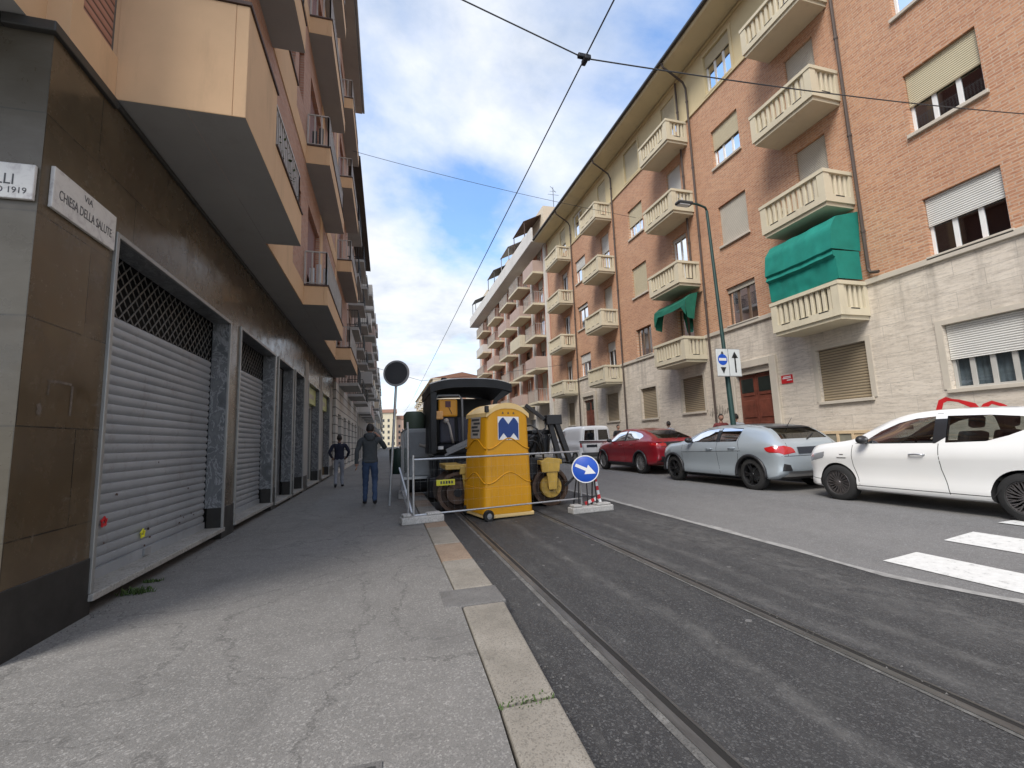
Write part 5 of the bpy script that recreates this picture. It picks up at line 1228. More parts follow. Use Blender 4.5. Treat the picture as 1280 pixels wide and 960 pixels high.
# white delivery van seen from behind
van = dict(paint=VANW, r=.31, axles=(.62, 3.31), rim=GREY, spokes=8, arch=1.12,
    st=[(0.0, .42, 1.00, 1.66, .70, .56), (.03, .34, 1.02, 1.74, .80, .64), (.12, .26, 1.03, 1.79, .855, .70), (.4, .22, 1.03, 1.81, .862, .71), (1.2, .21, 1.03, 1.82, .862, .71), (2.0, .21, 1.02, 1.81, .862, .70), (2.4, .21, 1.01, 1.75, .86, .69), (2.75, .21, 1.0, 1.52, .858, .70), (3.1, .21, .98, 1.20, .855, .74), (3.3, .22, .96, 1.08, .85, .75), (3.7, .24, .88, .98, .81, .68), (3.98, .27, .74, .84, .70, .56), (4.10, .36, .60, .68, .52, .42)],
    cabin=[(.14, .5, 1.03, 1.78, .855, .70), (.4, .5, 1.03, 1.81, .862, .71), (1.2, .5, 1.03, 1.82, .862, .71), (2.0, .5, 1.02, 1.81, .862, .70), (2.4, .5, 1.01, 1.75, .86, .69), (2.75, .5, 1.0, 1.52, .858, .70), (3.05, .5, .98, 1.22, .855, .74)],
    side_windows=[[(1.95, 1.06), (2.78, 1.04), (2.55, 1.38), (2.30, 1.56), (1.95, 1.60)]],
    windscreen=[(-.62, 1.16), (.62, 1.16), (.55, 1.70), (-.55, 1.70)], ws_range=(2.3, 4.4), rear_glass=[[(-.64, 1.12), (-.10, 1.12), (-.10, 1.60), (-.57, 1.60)], [(.10, 1.12), (.64, 1.12), (.57, 1.60), (.10, 1.60)]], rg_range=(-.5, .3),
    patches=[('taillight', [(.74, .80), (.82, .80), (.82, 1.10), (.76, 1.10)], 'y2', -1, TAIL, .006), ('number_plate', [(-.52, .80), (.02, .80), (.02, .92), (-.52, .92)], 'y', -1, LAMPW, .012), ('rear_bumper', [(-.78, .36), (.78, .36), (.78, .56), (-.78, .56)], 'y', -1, DGREY, .02), ('headlight', [(3.55, .72), (3.9, .62), (3.9, .74), (3.6, .86)], 'x', 0, HEADL, .004)],
    seams=[[(2.95, .97), (2.95, .5), (2.85, .30)], [(1.88, 1.7), (1.86, .3)]], rear_seams=[[(0, .58), (0, 1.70)], [(-.70, .58), (-.70, 1.1), (-.63, 1.66)], [(.70, .58), (.70, 1.1), (.63, 1.66)]],
    mirror=(2.85, 1.06), handles=[(2.1, .92)], driver_y=2.2, seatz=.55)
car('delivery_van', 'white delivery van with two rear windows parked ahead of the dark red car', 'van', (9.45, 19.2, .2), van)
# far traffic
far = dict(white); far['paint'] = WHITEP
car('parked_car', 'white car far down the street, left of the black machine canopy', 'car', (2.2, 34.0, 0), dict(white, paint=VANW), rz=0)
car('parked_car', 'dark grey car far down the street behind the green bin', 'car', (2.0, 46, 0), dict(grey, paint=paint('dark_grey_paint', (.05, .055, .06), .3)))
# ------------------------------------------------------------------ portable toilet
t = thing('portable_toilet', 'yellow portable toilet cabin with a blue and white zigzag emblem standing on the tram track', 'portable toilet', (2.13, 8.92, 0.0), rz=rad(-6), rot=(rad(1.0), rad(1.2), rad(14)))
hw, H0, H1 = .50, .10, 1.90
def ztop(x): return H1+.20*(1-(abs(x)/hw)**2.2)
mb = MB(); nx = 14; xs_ = [-hw+2*hw*i/nx for i in range(nx+1)]
# body: tapered walls with an arched top edge
def shell(k):
    pts = []
    r_ = .09
    for cx, cy, a0 in ((hw-r_, -hw+r_, -PI/2), (hw-r_, hw-r_, 0), (-hw+r_, hw-r_, PI/2), (-hw+r_, -hw+r_, PI)):
        for i in range(5): a = a0+PI/2*i/4; pts.append((cx+r_*math.cos(a), cy+r_*math.sin(a)))
    return pts
base = shell(0); ring = []
dense = []
for i in range(len(base)):
    a, b = base[i], base[(i+1) % len(base)]; L_ = math.hypot(b[0]-a[0], b[1]-a[1]); n = max(1, int(L_/.08))
    for k in range(n): dense.append((a[0]+(b[0]-a[0])*k/n, a[1]+(b[1]-a[1])*k/n))
lv = [(H0, 1.06), (.55, 1.035), (.552, 1.02), (1.18, .985), (1.182, .97), (1.85, .93)]
n = len(dense)
for z, sc in lv: ring.append([(x*sc, y*sc, z) for x, y in dense])
ring.append([(x*.925, y*.925, ztop(x)-.02) for x, y in dense])
for r_ in ring: mb.add(r_, [])
mb.f = [[i*n+j, i*n+(j+1) % n, (i+1)*n+(j+1) % n, (i+1)*n+j] for i in range(len(ring)-1) for j in range(n)]; mb.mi = [0]*len(mb.f)
# vertical ribs on the lower front
for i in range(9):
    x = -.38+i*.095; mb.beam((x*1.04, -hw*1.045-.002, H0+.04), (x*1.02, -hw*1.03, .50), .030, .012, (0, 1, 0)); mb.beam((x*1.0, -hw*1.008, .62), (x*.97, -hw*.985, 1.08), .030, .012, (0, 1, 0))
cab_ = mb.build('cabin', TOIL, t, smooth=35)
mb = MB(); nn = 12
mb.grid(lambda u, v: ((-hw+2*hw*u)*.945, (-hw+2*hw*v)*.945, ztop(-hw+2*hw*u)-.015+.03*(1-(2*v-1)**4)), nn, nn)
for yy in (-hw*.935, hw*.935):
    pts_ = []
    for i in range(nn+1):
        x = (-hw+2*hw*i/nn)*.95; pts_ += [(x, yy*1.012, ztop(-hw+2*hw*i/nn)-.10+.03*abs(2*i/nn-1)), (x, yy*1.012, ztop(-hw+2*hw*i/nn)+.012)]
    mb.add(pts_, [(2*i, 2*i+1, 2*i+3, 2*i+2) for i in range(nn)])
for s_ in (-1, 1): mb.add([(s_*hw*.948, -hw*.946, H1-.06), (s_*hw*.948, hw*.946, H1-.06), (s_*hw*.95, hw*.946, H1+.012), (s_*hw*.95, -hw*.946, H1+.012)], [(0, 1, 2, 3)])
mb.build('roof', TOILP, t, smooth=30, recalc=False)
def wave(face, z0, up):
    mb = MB(); pts = []
    for i in range(25):
        u = -1+2*i/24; x = u*.47
        q = z0+up*(math.sin((u+.95)*1.62)**2 if face == 'f' else math.sin((u+1.0)*1.5)**2*.9)
        sc = 1.045-.062*(q-.1); pts.append((x*sc, -hw*sc-.003, q) if face == 'f' else (-hw*sc-.003, -x*sc, q))
    mb.path(pts, .013, 6); return mb
for z0, up in ((.64, .19), (1.26, .19)):
    for fc in 'fs': wave(fc, z0, up).build('moulded_wave', TOIL, t, smooth=True)
zf = lambda z: -hw*(1.045-.062*(z-.1))-.006
def flat(pts, y_off=0): return [(x, zf(z)-y_off, z) for x, z in pts]
e = MB(); x0, x1, z0, z1 = -.235, .235, 1.42, 1.85
e.add(flat([(x0, z0), (x1, z0), (x1, z1), (x0, z1)]), [(0, 1, 2, 3)]); em = e.build('emblem', WHITE, t, recalc=False)
e = MB(); nb = 10; up_, lo_ = [], []
for i in range(21):
    u = i/20; x = x0+.012+(x1-x0-.024)*u
    if u < .25: zt_ = z1-.015-.11*((.25-u)/.25)**1.8
    elif u < .5: zt_ = z1-.015-.125*(u-.25)/.25
    elif u < .75: zt_ = z1-.14+.125*(u-.5)/.25
    else: zt_ = z1-.015-.11*((u-.75)/.25)**1.8
    tri = abs(((u*2) % 1)-.5)*2; zb_ = z0+.125*(1-tri)
    up_.append((x, zt_)); lo_.append((x, zb_))
e.add(flat(lo_, .003)+flat(up_, .003), [(i, i+1, 22+i, 21+i) for i in range(20)]); e.build('emblem_mark', NAVYE, em, recalc=False)
mb = MB()
for x in (-.12, .0, .12): mb.add(flat([(x-.022, 1.905), (x+.022, 1.905), (x, 1.945)], .002), [(0, 1, 2)])
mb.build('roof_vents', DGREY, t, recalc=False)
mb = MB()
s_ = lambda z: -hw*(1.045-.062*(z-.1))-.006
mb.add([(s_(1.45), .22, 1.45), (s_(1.45), -.22, 1.45), (s_(1.85), -.22, 1.85), (s_(1.85), .22, 1.85)], [(0, 1, 2, 3)]); inf = mb.build('info_panel', PALEIRON, t, recalc=False)
mb = MB()
for k, (a, b) in enumerate(((-.19, .16), (-.1, .19), (-.19, .1), (-.16, .18), (-.12, .12))):
    z = 1.80-k*.068; mb.add([(s_(z)-.003, -a, z-.022), (s_(z)-.003, -b, z-.022), (s_(z)-.003, -b, z+.018), (s_(z)-.003, -a, z+.018)], [(0, 1, 2, 3)])
mb.build('lettering', DGREY, inf, recalc=False)
mb = MB(); mb.obox((-hw*.93, -hw*.93, 1.98), (.07, .07, .12)); mb.build('corner_latch', BLACK, t, bevel=.01)
mb = MB(); mb.box(-.52, .54, -.53, .53, .03, .10); mb.build('base_skid', TOILP, t, bevel=.015)
for y in (-.50, .42):
    mb = MB(); mb.lathe([(0, -.04), (.09, -.04), (.105, -.02), (.105, .03), (.09, .05), (0, .05)], (-.47, y-.05, .09), 'y', 20); wv = mb.build('wheel', RUBBER, t, smooth=40)
    mb = MB(); mb.lathe([(0, -.055), (.018, -.05), (.05, -.043), (.05, -.035)], (-.47, y-.05, .09), 'y', 14); mb.build('wheel_hub', GREY, wv)

t.scale = (1, 1, 1.045)
# ------------------------------------------------------------------ road roller standing across the track behind the toilet
t = thing('road_roller', 'yellow and black road roller with rusty steel drums standing behind the yellow toilet', 'road roller', (2.45, 9.95, 0))
mb_f = MB(); mb_f.prism([(-1.25, .62), (-.35, .55), (.35, .55), (1.25, .62), (1.2, .98), (.55, 1.08), (-.9, 1.02)], 'y', -.36, .36); mb_f.build('frame', BLACKM, t, bevel=.03)
for x in (-1.02, 1.05):
    mb = MB(); R_ = .42
    mb.lathe([(R_*.80, -.46), (R_*.84, -.50), (R_, -.50), (R_, .50), (R_*.84, .50), (R_*.80, .46)], (x, .05, R_), 'y', 48); d_ = mb.build('drum', DRUM, t, smooth=35)
    mb = MB(); mb.lathe([(0, -.43), (R_*.82, -.43), (R_*.82, -.40), (0, -.40)], (x, .05, R_), 'y', 40); mb.lathe([(R_*.55, -.46), (R_*.60, -.435), (R_*.50, -.435)], (x, .05, R_), 'y', 30); mb.build('drum_disc', simple('dark_rust', (.06, .038, .028), .7, .3, var=.4, scale=8), d_)
    mb = MB(); mb.lathe([(.09, -.55), (.235, -.55), (.25, -.52), (.25, -.48), (.09, -.48)], (x, .05, R_), 'y', 26)
    for k in range(8):
        a = 2*PI*k/8; mb.tube((x+.19*math.cos(a), -.51, R_+.19*math.sin(a)), (x+.19*math.cos(a), -.535, R_+.19*math.sin(a)), .018)
    mb.build('drum_hub', MYEL if x > 0 else DRUM, d_, smooth=30)
    mb = MB(); mb.tube((x, -.53, R_), (x, -.40, R_), .085, n=16); mb.build('drum_axle', BLACKM, d_)
    lf = x < 0
    mb = MB(); mb.prism([(x+.02, .80), (x+.26, .80), (x+.30, .97), (x+.06, .97)] if lf else [(x-.24, .74), (x+.16, .74), (x+.20, 1.02), (x-.1, 1.06), (x-.26, .98)], 'y', -.62, -.545); mb.prism([(x+.12, .42), (x+.22, .42), (x+.26, .80), (x+.08, .80)] if lf else [(x-.09, .36), (x+.09, .36), (x+.13, .745), (x-.13, .745)], 'y', -.60, -.555); mb.box(x-.26, x+.26, -.54, .56, .90, 1.0); mb.build('fork', MYEL, t, bevel=.015)
mb = MB()
for k in range(14):
    a0 = Vector((.62+random.uniform(-.25, .45), random.uniform(-.5, -.1), 1.02+random.uniform(0, .2))); a1 = a0+Vector((random.uniform(-.4, .4), random.uniform(-.15, .15), random.uniform(.1, .6))); mid = (a0+a1)/2+Vector((random.uniform(-.15, .15), -.12, .2))
    mb.path([a0, (a0+mid)/2+Vector((0, 0, .1)), mid, (mid+a1)/2+Vector((0, 0, .05)), a1], .022, 6)
mb.build('hoses', BLACK, t, smooth=True)
mb = MB(); mb.obox((.75, 0, 1.35), (.75, .6, .45)); mb.obox((.95, 0, 1.62), (.45, .5, .12)); mb.obox((.45, -.1, 1.72), (.28, .3, .4)); mb.build('engine_block', BLACKM, t, bevel=.04)
mb = MB(); mb.beam((1.32, -.40, .95), (1.12, -.40, 1.80), .12, .10); mb.beam((1.55, -.42, .95), (1.26, -.42, 1.82), .14, .12); mb.box(1.02, 1.38, -.5, -.3, 1.78, 2.0); mb.beam((1.0, -.4, 1.9), (.62, -.2, 2.25), .09, .09); mb.build('lifting_arm', BLACK, t, bevel=.015)
mb = MB(); mb.beam((1.72, -.55, .72), (1.35, -.55, .42), .05, .05); mb.beam((1.72, -.55, .72), (1.75, -.55, .95), .04, .04); mb.build('scraper_bar', BLACKM, t)
mb = MB(); mb.box(-1.48, -1.10, -.66, -.635, .60, .72) ; pl_ = mb.build('number_plate', YELSIGN, t, bevel=.006)
mb = MB()
for k in range(5): mb.box(-1.40+k*.055, -1.365+k*.055, -.664, -.6605, .635, .69)
mb.build('lettering', DGREY, pl_)

# ------------------------------------------------------------------ paving machine with the black canopy
t = thing('asphalt_paver', 'paving machine with a big black canopy, white roof and yellow operator console', 'paving machine', (2.45, 12.6, 0))
def arc_roof(u): return 2.97+.14*(1-abs(2*u-1)**3)
mb = MB(); xs_ = [i/12 for i in range(13)]
def canopy(z0, z1, y0_, y1_, mb):
    vs = []
    for y in (y0_, y1_):
        for z in (z0, z1): vs += [(-1.38+2.14*u, y, arc_roof(u)+z) for u in xs_]
    k = 13; f = []
    for i in range(12): f += [(i, i+1, k+i+1, k+i), (2*k+i, 3*k+i, 3*k+i+1, 2*k+i+1), (k+i, k+i+1, 3*k+i+1, 3*k+i), (i, 2*k+i, 2*k+i+1, i+1)]
    f += [(0, k, 3*k, 2*k), (k-1, 3*k-1, 4*k-1, 2*k-1)]; mb.add(vs, f)
canopy(-.02, .02, -1.1, 1.6, mb); mb.build('canopy_roof', WHITE, t, smooth=30)
mb = MB(); canopy(-.24, -.021, -1.25, 1.57, mb); mb.prism([(-1.37, 1.2), (-1.25, 1.2), (-1.22, 2.75), (-1.37, 2.75)], 'y', -1.21, -1.1); mb.prism([(-1.42, 1.2), (-1.36, 1.2), (-1.30, 2.78), (-1.36, 2.78)], 'y', -1.095, 1.3)
mb.prism([(.76, 2.88), (.62, 2.88), (.28, 2.56), (.20, 2.2), (.28, 2.2), (.38, 2.5), (.76, 2.74)], 'y', -1.2, -1.12)
mb.box(-1.25, .74, 1.2, 1.3, 1.1, 2.8); mb.build('canopy_frame', simple('canopy_black', (.006, .006, .007), .5), t)  # dark back panel added so the shade under the canopy reads black
mb = MB()
for x in (-.80, .15): mb.box(x, x+.24, -1.235, -1.222, 2.86, 2.91)
mb.build('canopy_lamps', DGREY, t)
mb = MB(); mb.tube((-.95, -.6, 3.1), (-.95, -.6, 3.2), .10, .07, n=12); mb.build('beacon', BLACK, t)
mb = MB(); mb.prism([(-1.3, .35), (1.3, .35), (1.3, 1.15), (-1.3, 1.15)], 'y', -.7, 2.6); mb.build('chassis', BLACKM, t, bevel=.06)
mb = MB(); mb.obox((-.9, -.85, 2.36), (.50, .16, .46)); mb.build('operator_console', MORA, t, bevel=.04)
mb = MB(); mb.obox((-.90, -.94, 2.46), (.14, .012, .16)); mb.beam((-.88, -.94, 2.38), (-.80, -.94, 2.2), .02, .01); mb.build('console_grip', simple('dark_red_plastic', (.08, .01, .015), .4), t)
mb = MB(); mb.obox((-1.15, -.95, 2.17), (.22, .2, .22)); mb.build('control_box', simple('peach_orange', (.85, .45, .16), .5), t, bevel=.03)
mb = MB(); mb.path([(-1.24, -1.0, 1.3), (-1.24, -1.0, 2.58), (-1.16, -1.0, 2.68), (-.62, -1.0, 2.68), (-.54, -1.0, 2.58), (-.54, -1.0, 1.3)], .03, 8); mb.build('guard_rail', GREY, t, smooth=True)
SEATB = simple('blue_grey_seat', (.045, .045, .06), .7)
for x in (-.92, -.45):
    mb = MB(); mb.obox((x, -.55, 1.40), (.42, .5, .18)); mb.obox((x, -.85, 1.78), (.40, .14, .68), (rad(-8), 0, 0)); mb.build('seat', SEATB, t, bevel=.05)
mb = MB(); mb.path([(-.95, -1.05, 2.02), (-.9, -1.12, 1.9), (-.84, -1.1, 1.6), (-.8, -1.05, 1.45)], .03, 8); mb.sphere((-.97, -1.05, 2.02), .07); mb.build('hose', PALEIRON, t, smooth=True)
mb = MB(); mb.beam((-1.0, -1.25, 1.25), (-.1, -1.15, 1.62), .05, .10); mb.beam((-1.05, -1.3, 1.15), (-.1, -1.2, 1.52), .03, .05); mb.build('handrail', GREY, t)
mb = MB(); mb.tube((-1.15, -1.3, 1.30), (-1.15, -1.3, 1.38), .07, n=12); mb.build('work_lamp', WHITE, t)
for s in (-1, 1):
    mb = MB(); mb.prism([(-.6, .42), (-.3, .02), (2.1, .02), (2.5, .42), (2.1, .78), (-.3, .78)], 'x', s*1.0-.16, s*1.0+.16); mb.build('crawler_track', RUBBER, t, bevel=.06)
mb = MB(); mb.box(-1.45, 1.45, -1.25, -.72, .12, .62); mb.box(-1.2, 1.2, -1.0, -.7, .62, 1.1); mb.build('screed', BLACKM, t, bevel=.03)

# ------------------------------------------------------------------ fences, signs, posts
def foot(t, x, y, L_=.70, z=0, rz=0):
    mb = MB(); c, s = math.cos(rz), math.sin(rz)
    mb.obox((x, y, z+.06), (L_, .24, .12), (0, 0, rz)); mb.obox((x-c*L_*.36, y-s*L_*.36, z+.145), (L_*.2, .2, .05), (0, 0, rz)); mb.obox((x+c*L_*.28, y+s*L_*.28, z+.14), (L_*.34, .2, .04), (0, 0, rz)); return mb.build('concrete_foot', CONC, t, bevel=.03, seg=3)
def fence_panel(label, loc, rz, L_, z0, z1, feet, group='steel mesh fence panels round the works', posth=None):
    t = thing('mesh_fence', label, 'fence', loc, rz, group); r_ = .019
    mb = MB(); mb.tube((0, 0, z0-.12), (0, 0, posth or z1+.08), r_); mb.tube((L_, 0, z0-.12), (L_, 0, z1+.02), r_); mb.tube((0, 0, z0), (L_, 0, z0), .016); mb.tube((0, 0, z1), (L_, 0, z1), .018); mb.build('frame', GALV, t, smooth=40)
    mb = MB(); n = int(L_/.12)
    for i in range(1, n): mb.beam((L_*i/n, 0, z0), (L_*i/n, 0, z1), .0007, .0007)
    for k in range(1, 5): mb.beam((0, 0, z0+(z1-z0)*k/5), (L_, 0, z0+(z1-z0)*k/5), .0011, .0011)
    mb.build('wire_mesh', GALV, t)
    for fx in feet: foot(t, fx, 0, .72)
    return t
fence_panel('steel mesh fence panel running in front of the yellow toilet', (.44, 7.94, .13), rad(9.0), 3.36, .13, 1.06, (.14,))
fence_panel('steel mesh fence panel along the kerb, from the toilet fence away to the paving machine', (.36, 8.15, .13), rad(90), 3.4, .2, 1.62, (), posth=1.72)
fence_panel('farther steel mesh fence panel along the kerb, beside the paving machine', (.40, 11.7, .13), rad(88), 3.4, .2, 1.62, (.2,), posth=1.72)
mb = MB((.3, 8.0, .13)); mb.beam((.27, 10.2, .95), (.42, 8.08, .28), .03, .03); tag(mb.build('fence_brace', GALV), 'slanting steel brace bar leaning on the kerbside fence', 'brace bar')
# round sign seen from behind
t = thing('road_sign', 'round road sign on a grey pole seen from its dark back', 'road sign', (.06, 10.48, .13))
lean = Vector((.15/2.6, 0, 1))
mb = MB(); mb.tube((0, 0, 0), lean*3.2, .030, n=10); mb.build('pole', GALV, t, smooth=40)
c = lean*2.95
def disc_axis(mb, c, n_, prof, seg=40):
    n_ = Vector(n_).normalized(); q = n_.to_track_quat('Z', 'Y').to_matrix(); k = len(prof); vs = []; fs = []
    for j in range(seg):
        a = 2*PI*j/seg
        for r_, h in prof: vs.append(Vector(c)+q @ Vector((r_*math.cos(a), r_*math.sin(a), h)))
    for j in range(seg):
        for i in range(k-1): A, B = j*k+i, ((j+1) % seg)*k+i; fs.append((A, B, B+1, A+1))
    mb.add(vs, fs)
nrm = (-.35, -1, 0.06)
mb = MB(); disc_axis(mb, c+Vector(nrm).normalized()*.045, nrm, [(0, 0), (.265, 0), (.265, -.012), (0, -.012)]); dk = mb.build('disc', simple('sign_back', (.035, .037, .04), .6), t, smooth=40)
mb = MB(); disc_axis(mb, c+Vector(nrm).normalized()*.045, nrm, [(.262, .006), (.30, .006), (.305, -.02), (.262, -.02), (.262, .006)]); mb.build('rim', GALV, dk, smooth=40)
# blue arrow sign on its stand
t = thing('road_sign', 'round blue sign with a white arrow, on a black stand right of the toilet', 'road sign', (3.82, 8.36, 0), rz=rad(-8))
nrm = Vector((-.28, -1, .10)).normalized(); c = Vector((0, -.04, .84)); right = Vector((0, 0, 1)).cross(-nrm).normalized()*-1
right = nrm.cross(Vector((0, 0, 1))).normalized()*-1; upv = nrm.cross(right)*-1
if upv.z < 0: upv = -upv
if right.x < 0: right = -right
mb = MB(); disc_axis(mb, c, nrm, [(0, 0), (.262, 0), (.27, -.006), (.27, -.015), (0, -.015)]); dk = mb.build('disc', BLUE, t, smooth=40)
mb = MB(); disc_axis(mb, c, nrm, [(.252, .003), (.270, .003), (.274, -.010), (.252, -.010)]); mb.build('rim', WHITE, dk, smooth=40)
mb = MB(); ang = rad(-24); ca, sa = math.cos(ang), math.sin(ang)
pts = [(-.21, -.031), (.02, -.031), (.02, -.10), (.22, 0), (.02, .10), (.02, .031), (-.21, .031)]
pv = [c+nrm*.004+right*(x*ca-y*sa)+upv*(x*sa+y*ca) for x, y in pts]; mb.add(pv, [(0, 1, 5, 6), (2, 3, 4), (1, 2, 4, 5)]); mb.build('arrow', WHITE, dk, recalc=False)
mb = MB()
for x in (-.16, .22): mb.tube((x, .0, .02), (x*.8, .03, 1.0), .014); mb.tube((x*1.05, .42, .02), (x*.8, .03, .95), .014)
mb.tube((-.16, .01, .3), (.22, .01, .3), .010); mb.tube((.03, .02, .06), (.03, .03, .6), .012); mb.build('stand', BLACKM, t)
foot(t, .08, 0, .92, 0, rad(14))
t = thing('warning_bar', 'red and white striped warning bar leaning on the concrete foot of the blue arrow sign', 'warning bar', (4.18, 8.46, .06), rot=(rad(-4), rad(-8), 0))
mb = MB()
for k in range(7): mb.cur = k % 2; mb.obox((0, 0, .04+k*.085+.0), (.055, .025, .085))
mb.build('bar', [RED, WHITE], t)
mb = MB()
for k in range(5): mb.cur = k % 2; mb.obox((-.28+k*.07, .03, .14+k*.012), (.07, .02, .06), (0, rad(-10), 0))
mb.build('cross_bar', [RED, WHITE], t)
# litter bin, cabinet and far bits by the kerb
t = thing('litter_bin', 'dark green litter bin on a post behind the round road sign', 'bin', (.32, 12.6, .13))
mb = MB(); mb.lathe([(0, .55), (.19, .55), (.23, .60), (.25, 1.18), (.23, 1.22), (.19, 1.22), (.17, 1.0), (0, 1.0)], (0, 0, 0), 'z', 20); mb.build('bucket', GREENP, t, smooth=40)
mb = MB(); mb.tube((.25, .1, 0), (.25, .1, 1.5), .03); mb.build('post', DGREENP, t)
t = thing('generator', 'grey site generator with a green filter drum by the kerb beside the paving machine', 'generator', (.82, 13.2, .13))
mb = MB(); mb.box(-.35, .35, -.5, .6, .45, 1.75); mb.build('housing', simple('pale_grey_steel', (.36, .37, .37), .5), t, bevel=.04)
mb = MB(); mb.lathe([(0, 1.75), (.28, 1.75), (.30, 1.8), (.30, 2.15), (.22, 2.25), (0, 2.25)], (-.05, 0, 0), 'z', 18); mb.build('filter_drum', simple('moss_green', (.10, .13, .09), .6), t, smooth=40)
mb = MB(); mb.path([(.3, -.52, 1.9), (.36, -.6, 1.7), (.36, -.6, 1.4), (.2, -.56, 1.25), (.05, -.54, 1.3)], .045, 8); mb.build('exhaust_hose', PALEIRON, t, smooth=True)
mb = MB(); mb.box(-.3, .3, -.56, -.503, .95, 1.65); mb.build('door', GREY, t, bevel=.01)
for y in (-.3, .35): mb = MB(); mb.lathe([(0, -.42), (.2, -.42), (.23, -.36), (.23, .36), (.2, .42), (0, .42)], (0, y, .23), 'x', 20); mb.build('wheel', RUBBER, t, smooth=40)
mb = MB(); mb.box(-.40, .40, -.62, .70, .38, .449); mb.build('drawbar_frame', ALU, t)

# ------------------------------------------------------------------ street lamp with lane signs, wires
t = thing('street_lamp', 'tall dark green street lamp at the kerb behind the pale blue-grey car', 'street lamp', (10.10, 11.2, RP))
top = Vector((.0, .30, 8.35))
mb = MB(); mb.path([Vector((0, 0, 0)), top*.35, top*.36, top], [.085, .075, .06, .045], 12); mb.tube((0, 0, 0), top*.06, .12, .11, 12); mb.build('pole', DGREENP, t, smooth=40)
mb = MB(); mb.path([top, top+Vector((-.05, 0, .12)), top+Vector((-.35, 0, .20)), top+Vector((-.75, 0, .2))], .035, 8); mb.build('arm', DGREENP, t, smooth=True)
mb = MB(); mb.obox(top+Vector((-.85, 0, .17)), (.55, .26, .10)); hd = mb.build('lamp_head', DGREY, t, bevel=.04)
mb = MB(); mb.obox(top+Vector((-.88, 0, .105)), (.38, .18, .03)); mb.build('lamp_glass', WHITE, hd)
t = thing('lane_sign', 'square white two-panel sign with a blue disc and black arrows fixed to the street lamp', 'road sign', (10.02, 11.18, 3.56)); t.scale = (.9, 1, .9)
mb = MB(); mb.box(-.48, -.012, -.09, -.06, -.46, .46); mb.box(.012, .48, -.09, -.06, -.46, .46); bd = mb.build('panel', simple('sign_white', (.66, .69, .69), .4, var=.05), t, bevel=.012)
mb = MB(); mb.box(-.012, .012, -.086, -.062, -.46, .46); mb.box(-.49, .49, -.085, -.058, -.475, -.462); mb.box(-.49, .49, -.085, -.058, .462, .475); mb.build('panel_frame', GREY, bd)
mb = MB(); disc_axis(mb, (-.25, -.093, .10), (0, -1, 0), [(0, 0), (.19, 0)]); mb.build('blue_disc', BLUE, bd)
mb = MB(); mb.add([(-.40, -.096, .06), (-.10, -.096, .06), (-.10, -.096, .15), (-.40, -.096, .15)], [(0, 1, 2, 3)]); mb.build('white_bar', WHITE, bd)
mb = MB(); Y_ = -.097
mb.add([(-.36, Y_, -.16), (-.14, Y_, -.16), (-.25, Y_, -.38)], [(0, 1, 2)]); mb.build('down_arrow', BLACK, bd, recalc=False); mb = MB(); mb.add([(-.31, Y_, .30), (-.19, Y_, .30), (-.25, Y_, .39)], [(0, 1, 2)]); mb.build('arrow_tip', BLACK, bd, recalc=False); mb = MB()
mb.add([(.22, Y_, -.34), (.28, Y_, -.34), (.28, Y_, .2), (.22, Y_, .2)], [(0, 1, 2, 3)]); mb.add([(.12, Y_, .16), (.38, Y_, .16), (.25, Y_, .38)], [(0, 1, 2)]); mb.build('up_arrow', BLACK, bd, recalc=False)

def sag(a, b, s, n=24):
    a, b = Vector(a), Vector(b); return [a+(b-a)*i/n-Vector((0, 0, s*4*(i/n)*(1-i/n))) for i in range(n+1)]
mb = MB((2.2, 20, 5.7)); mb.path([(2.2, -6, 5.95), (2.2, 4.19, 5.79)]+[Vector(p) for p in sag((2.2, 4.2, 5.79), (2.2, 29, 5.45), -.0)][1:], .009, 6); mb.path(sag((2.2, 29, 5.45), (2.2, 60, 5.6), .2), .010, 6); tag(mb.build('tram_wire', CABLE), 'long black overhead tram contact wire running along the street above the rails', 'overhead wire')
mb = MB((2.2, 4.2, 5.8)); p0 = Vector((2.2, 4.2, 5.80)); mb.path(sag((-1.2, 4.2, 6.75), p0, .0, 10), .008, 6); mb.path(sag(p0, (12.0, 4.2, 6.75), .10, 20), .008, 6); tag(mb.build('span_wire', CABLE), 'black span wire crossing the street at the nearest junction knot', 'overhead wire')
t = thing('wire_clamp', 'small black clamp knot where the near span wire holds the tram wire', 'wire clamp', (2.2, 4.2, 5.8))
mb = MB(); mb.obox((0, 0, .02), (.16, .05, .05)); mb.obox((0, -.02, -.04), (.05, .12, .06)); mb.build('clamp_body', BLACKM, t, bevel=.01)
mb = MB((4, 17, 12)); mb.path(sag((-1.25, 17, 12.8), (11.0, 17, 11.35), .15), .009, 5); tag(mb.build('span_wire', CABLE), 'thin high span wire crossing the sky between the two eaves', 'overhead wire')
mb = MB((4, 29, 5.6)); mb.path(sag((-1.3, 29, 6.5), (2.2, 29, 5.46), .02, 8), .012, 5); mb.path(sag((2.2, 29, 5.46), (12, 29, 6.6), .05, 12), .012, 5); tag(mb.build('span_wire', CABLE), 'low far span wire crossing behind the round road sign', 'overhead wire')
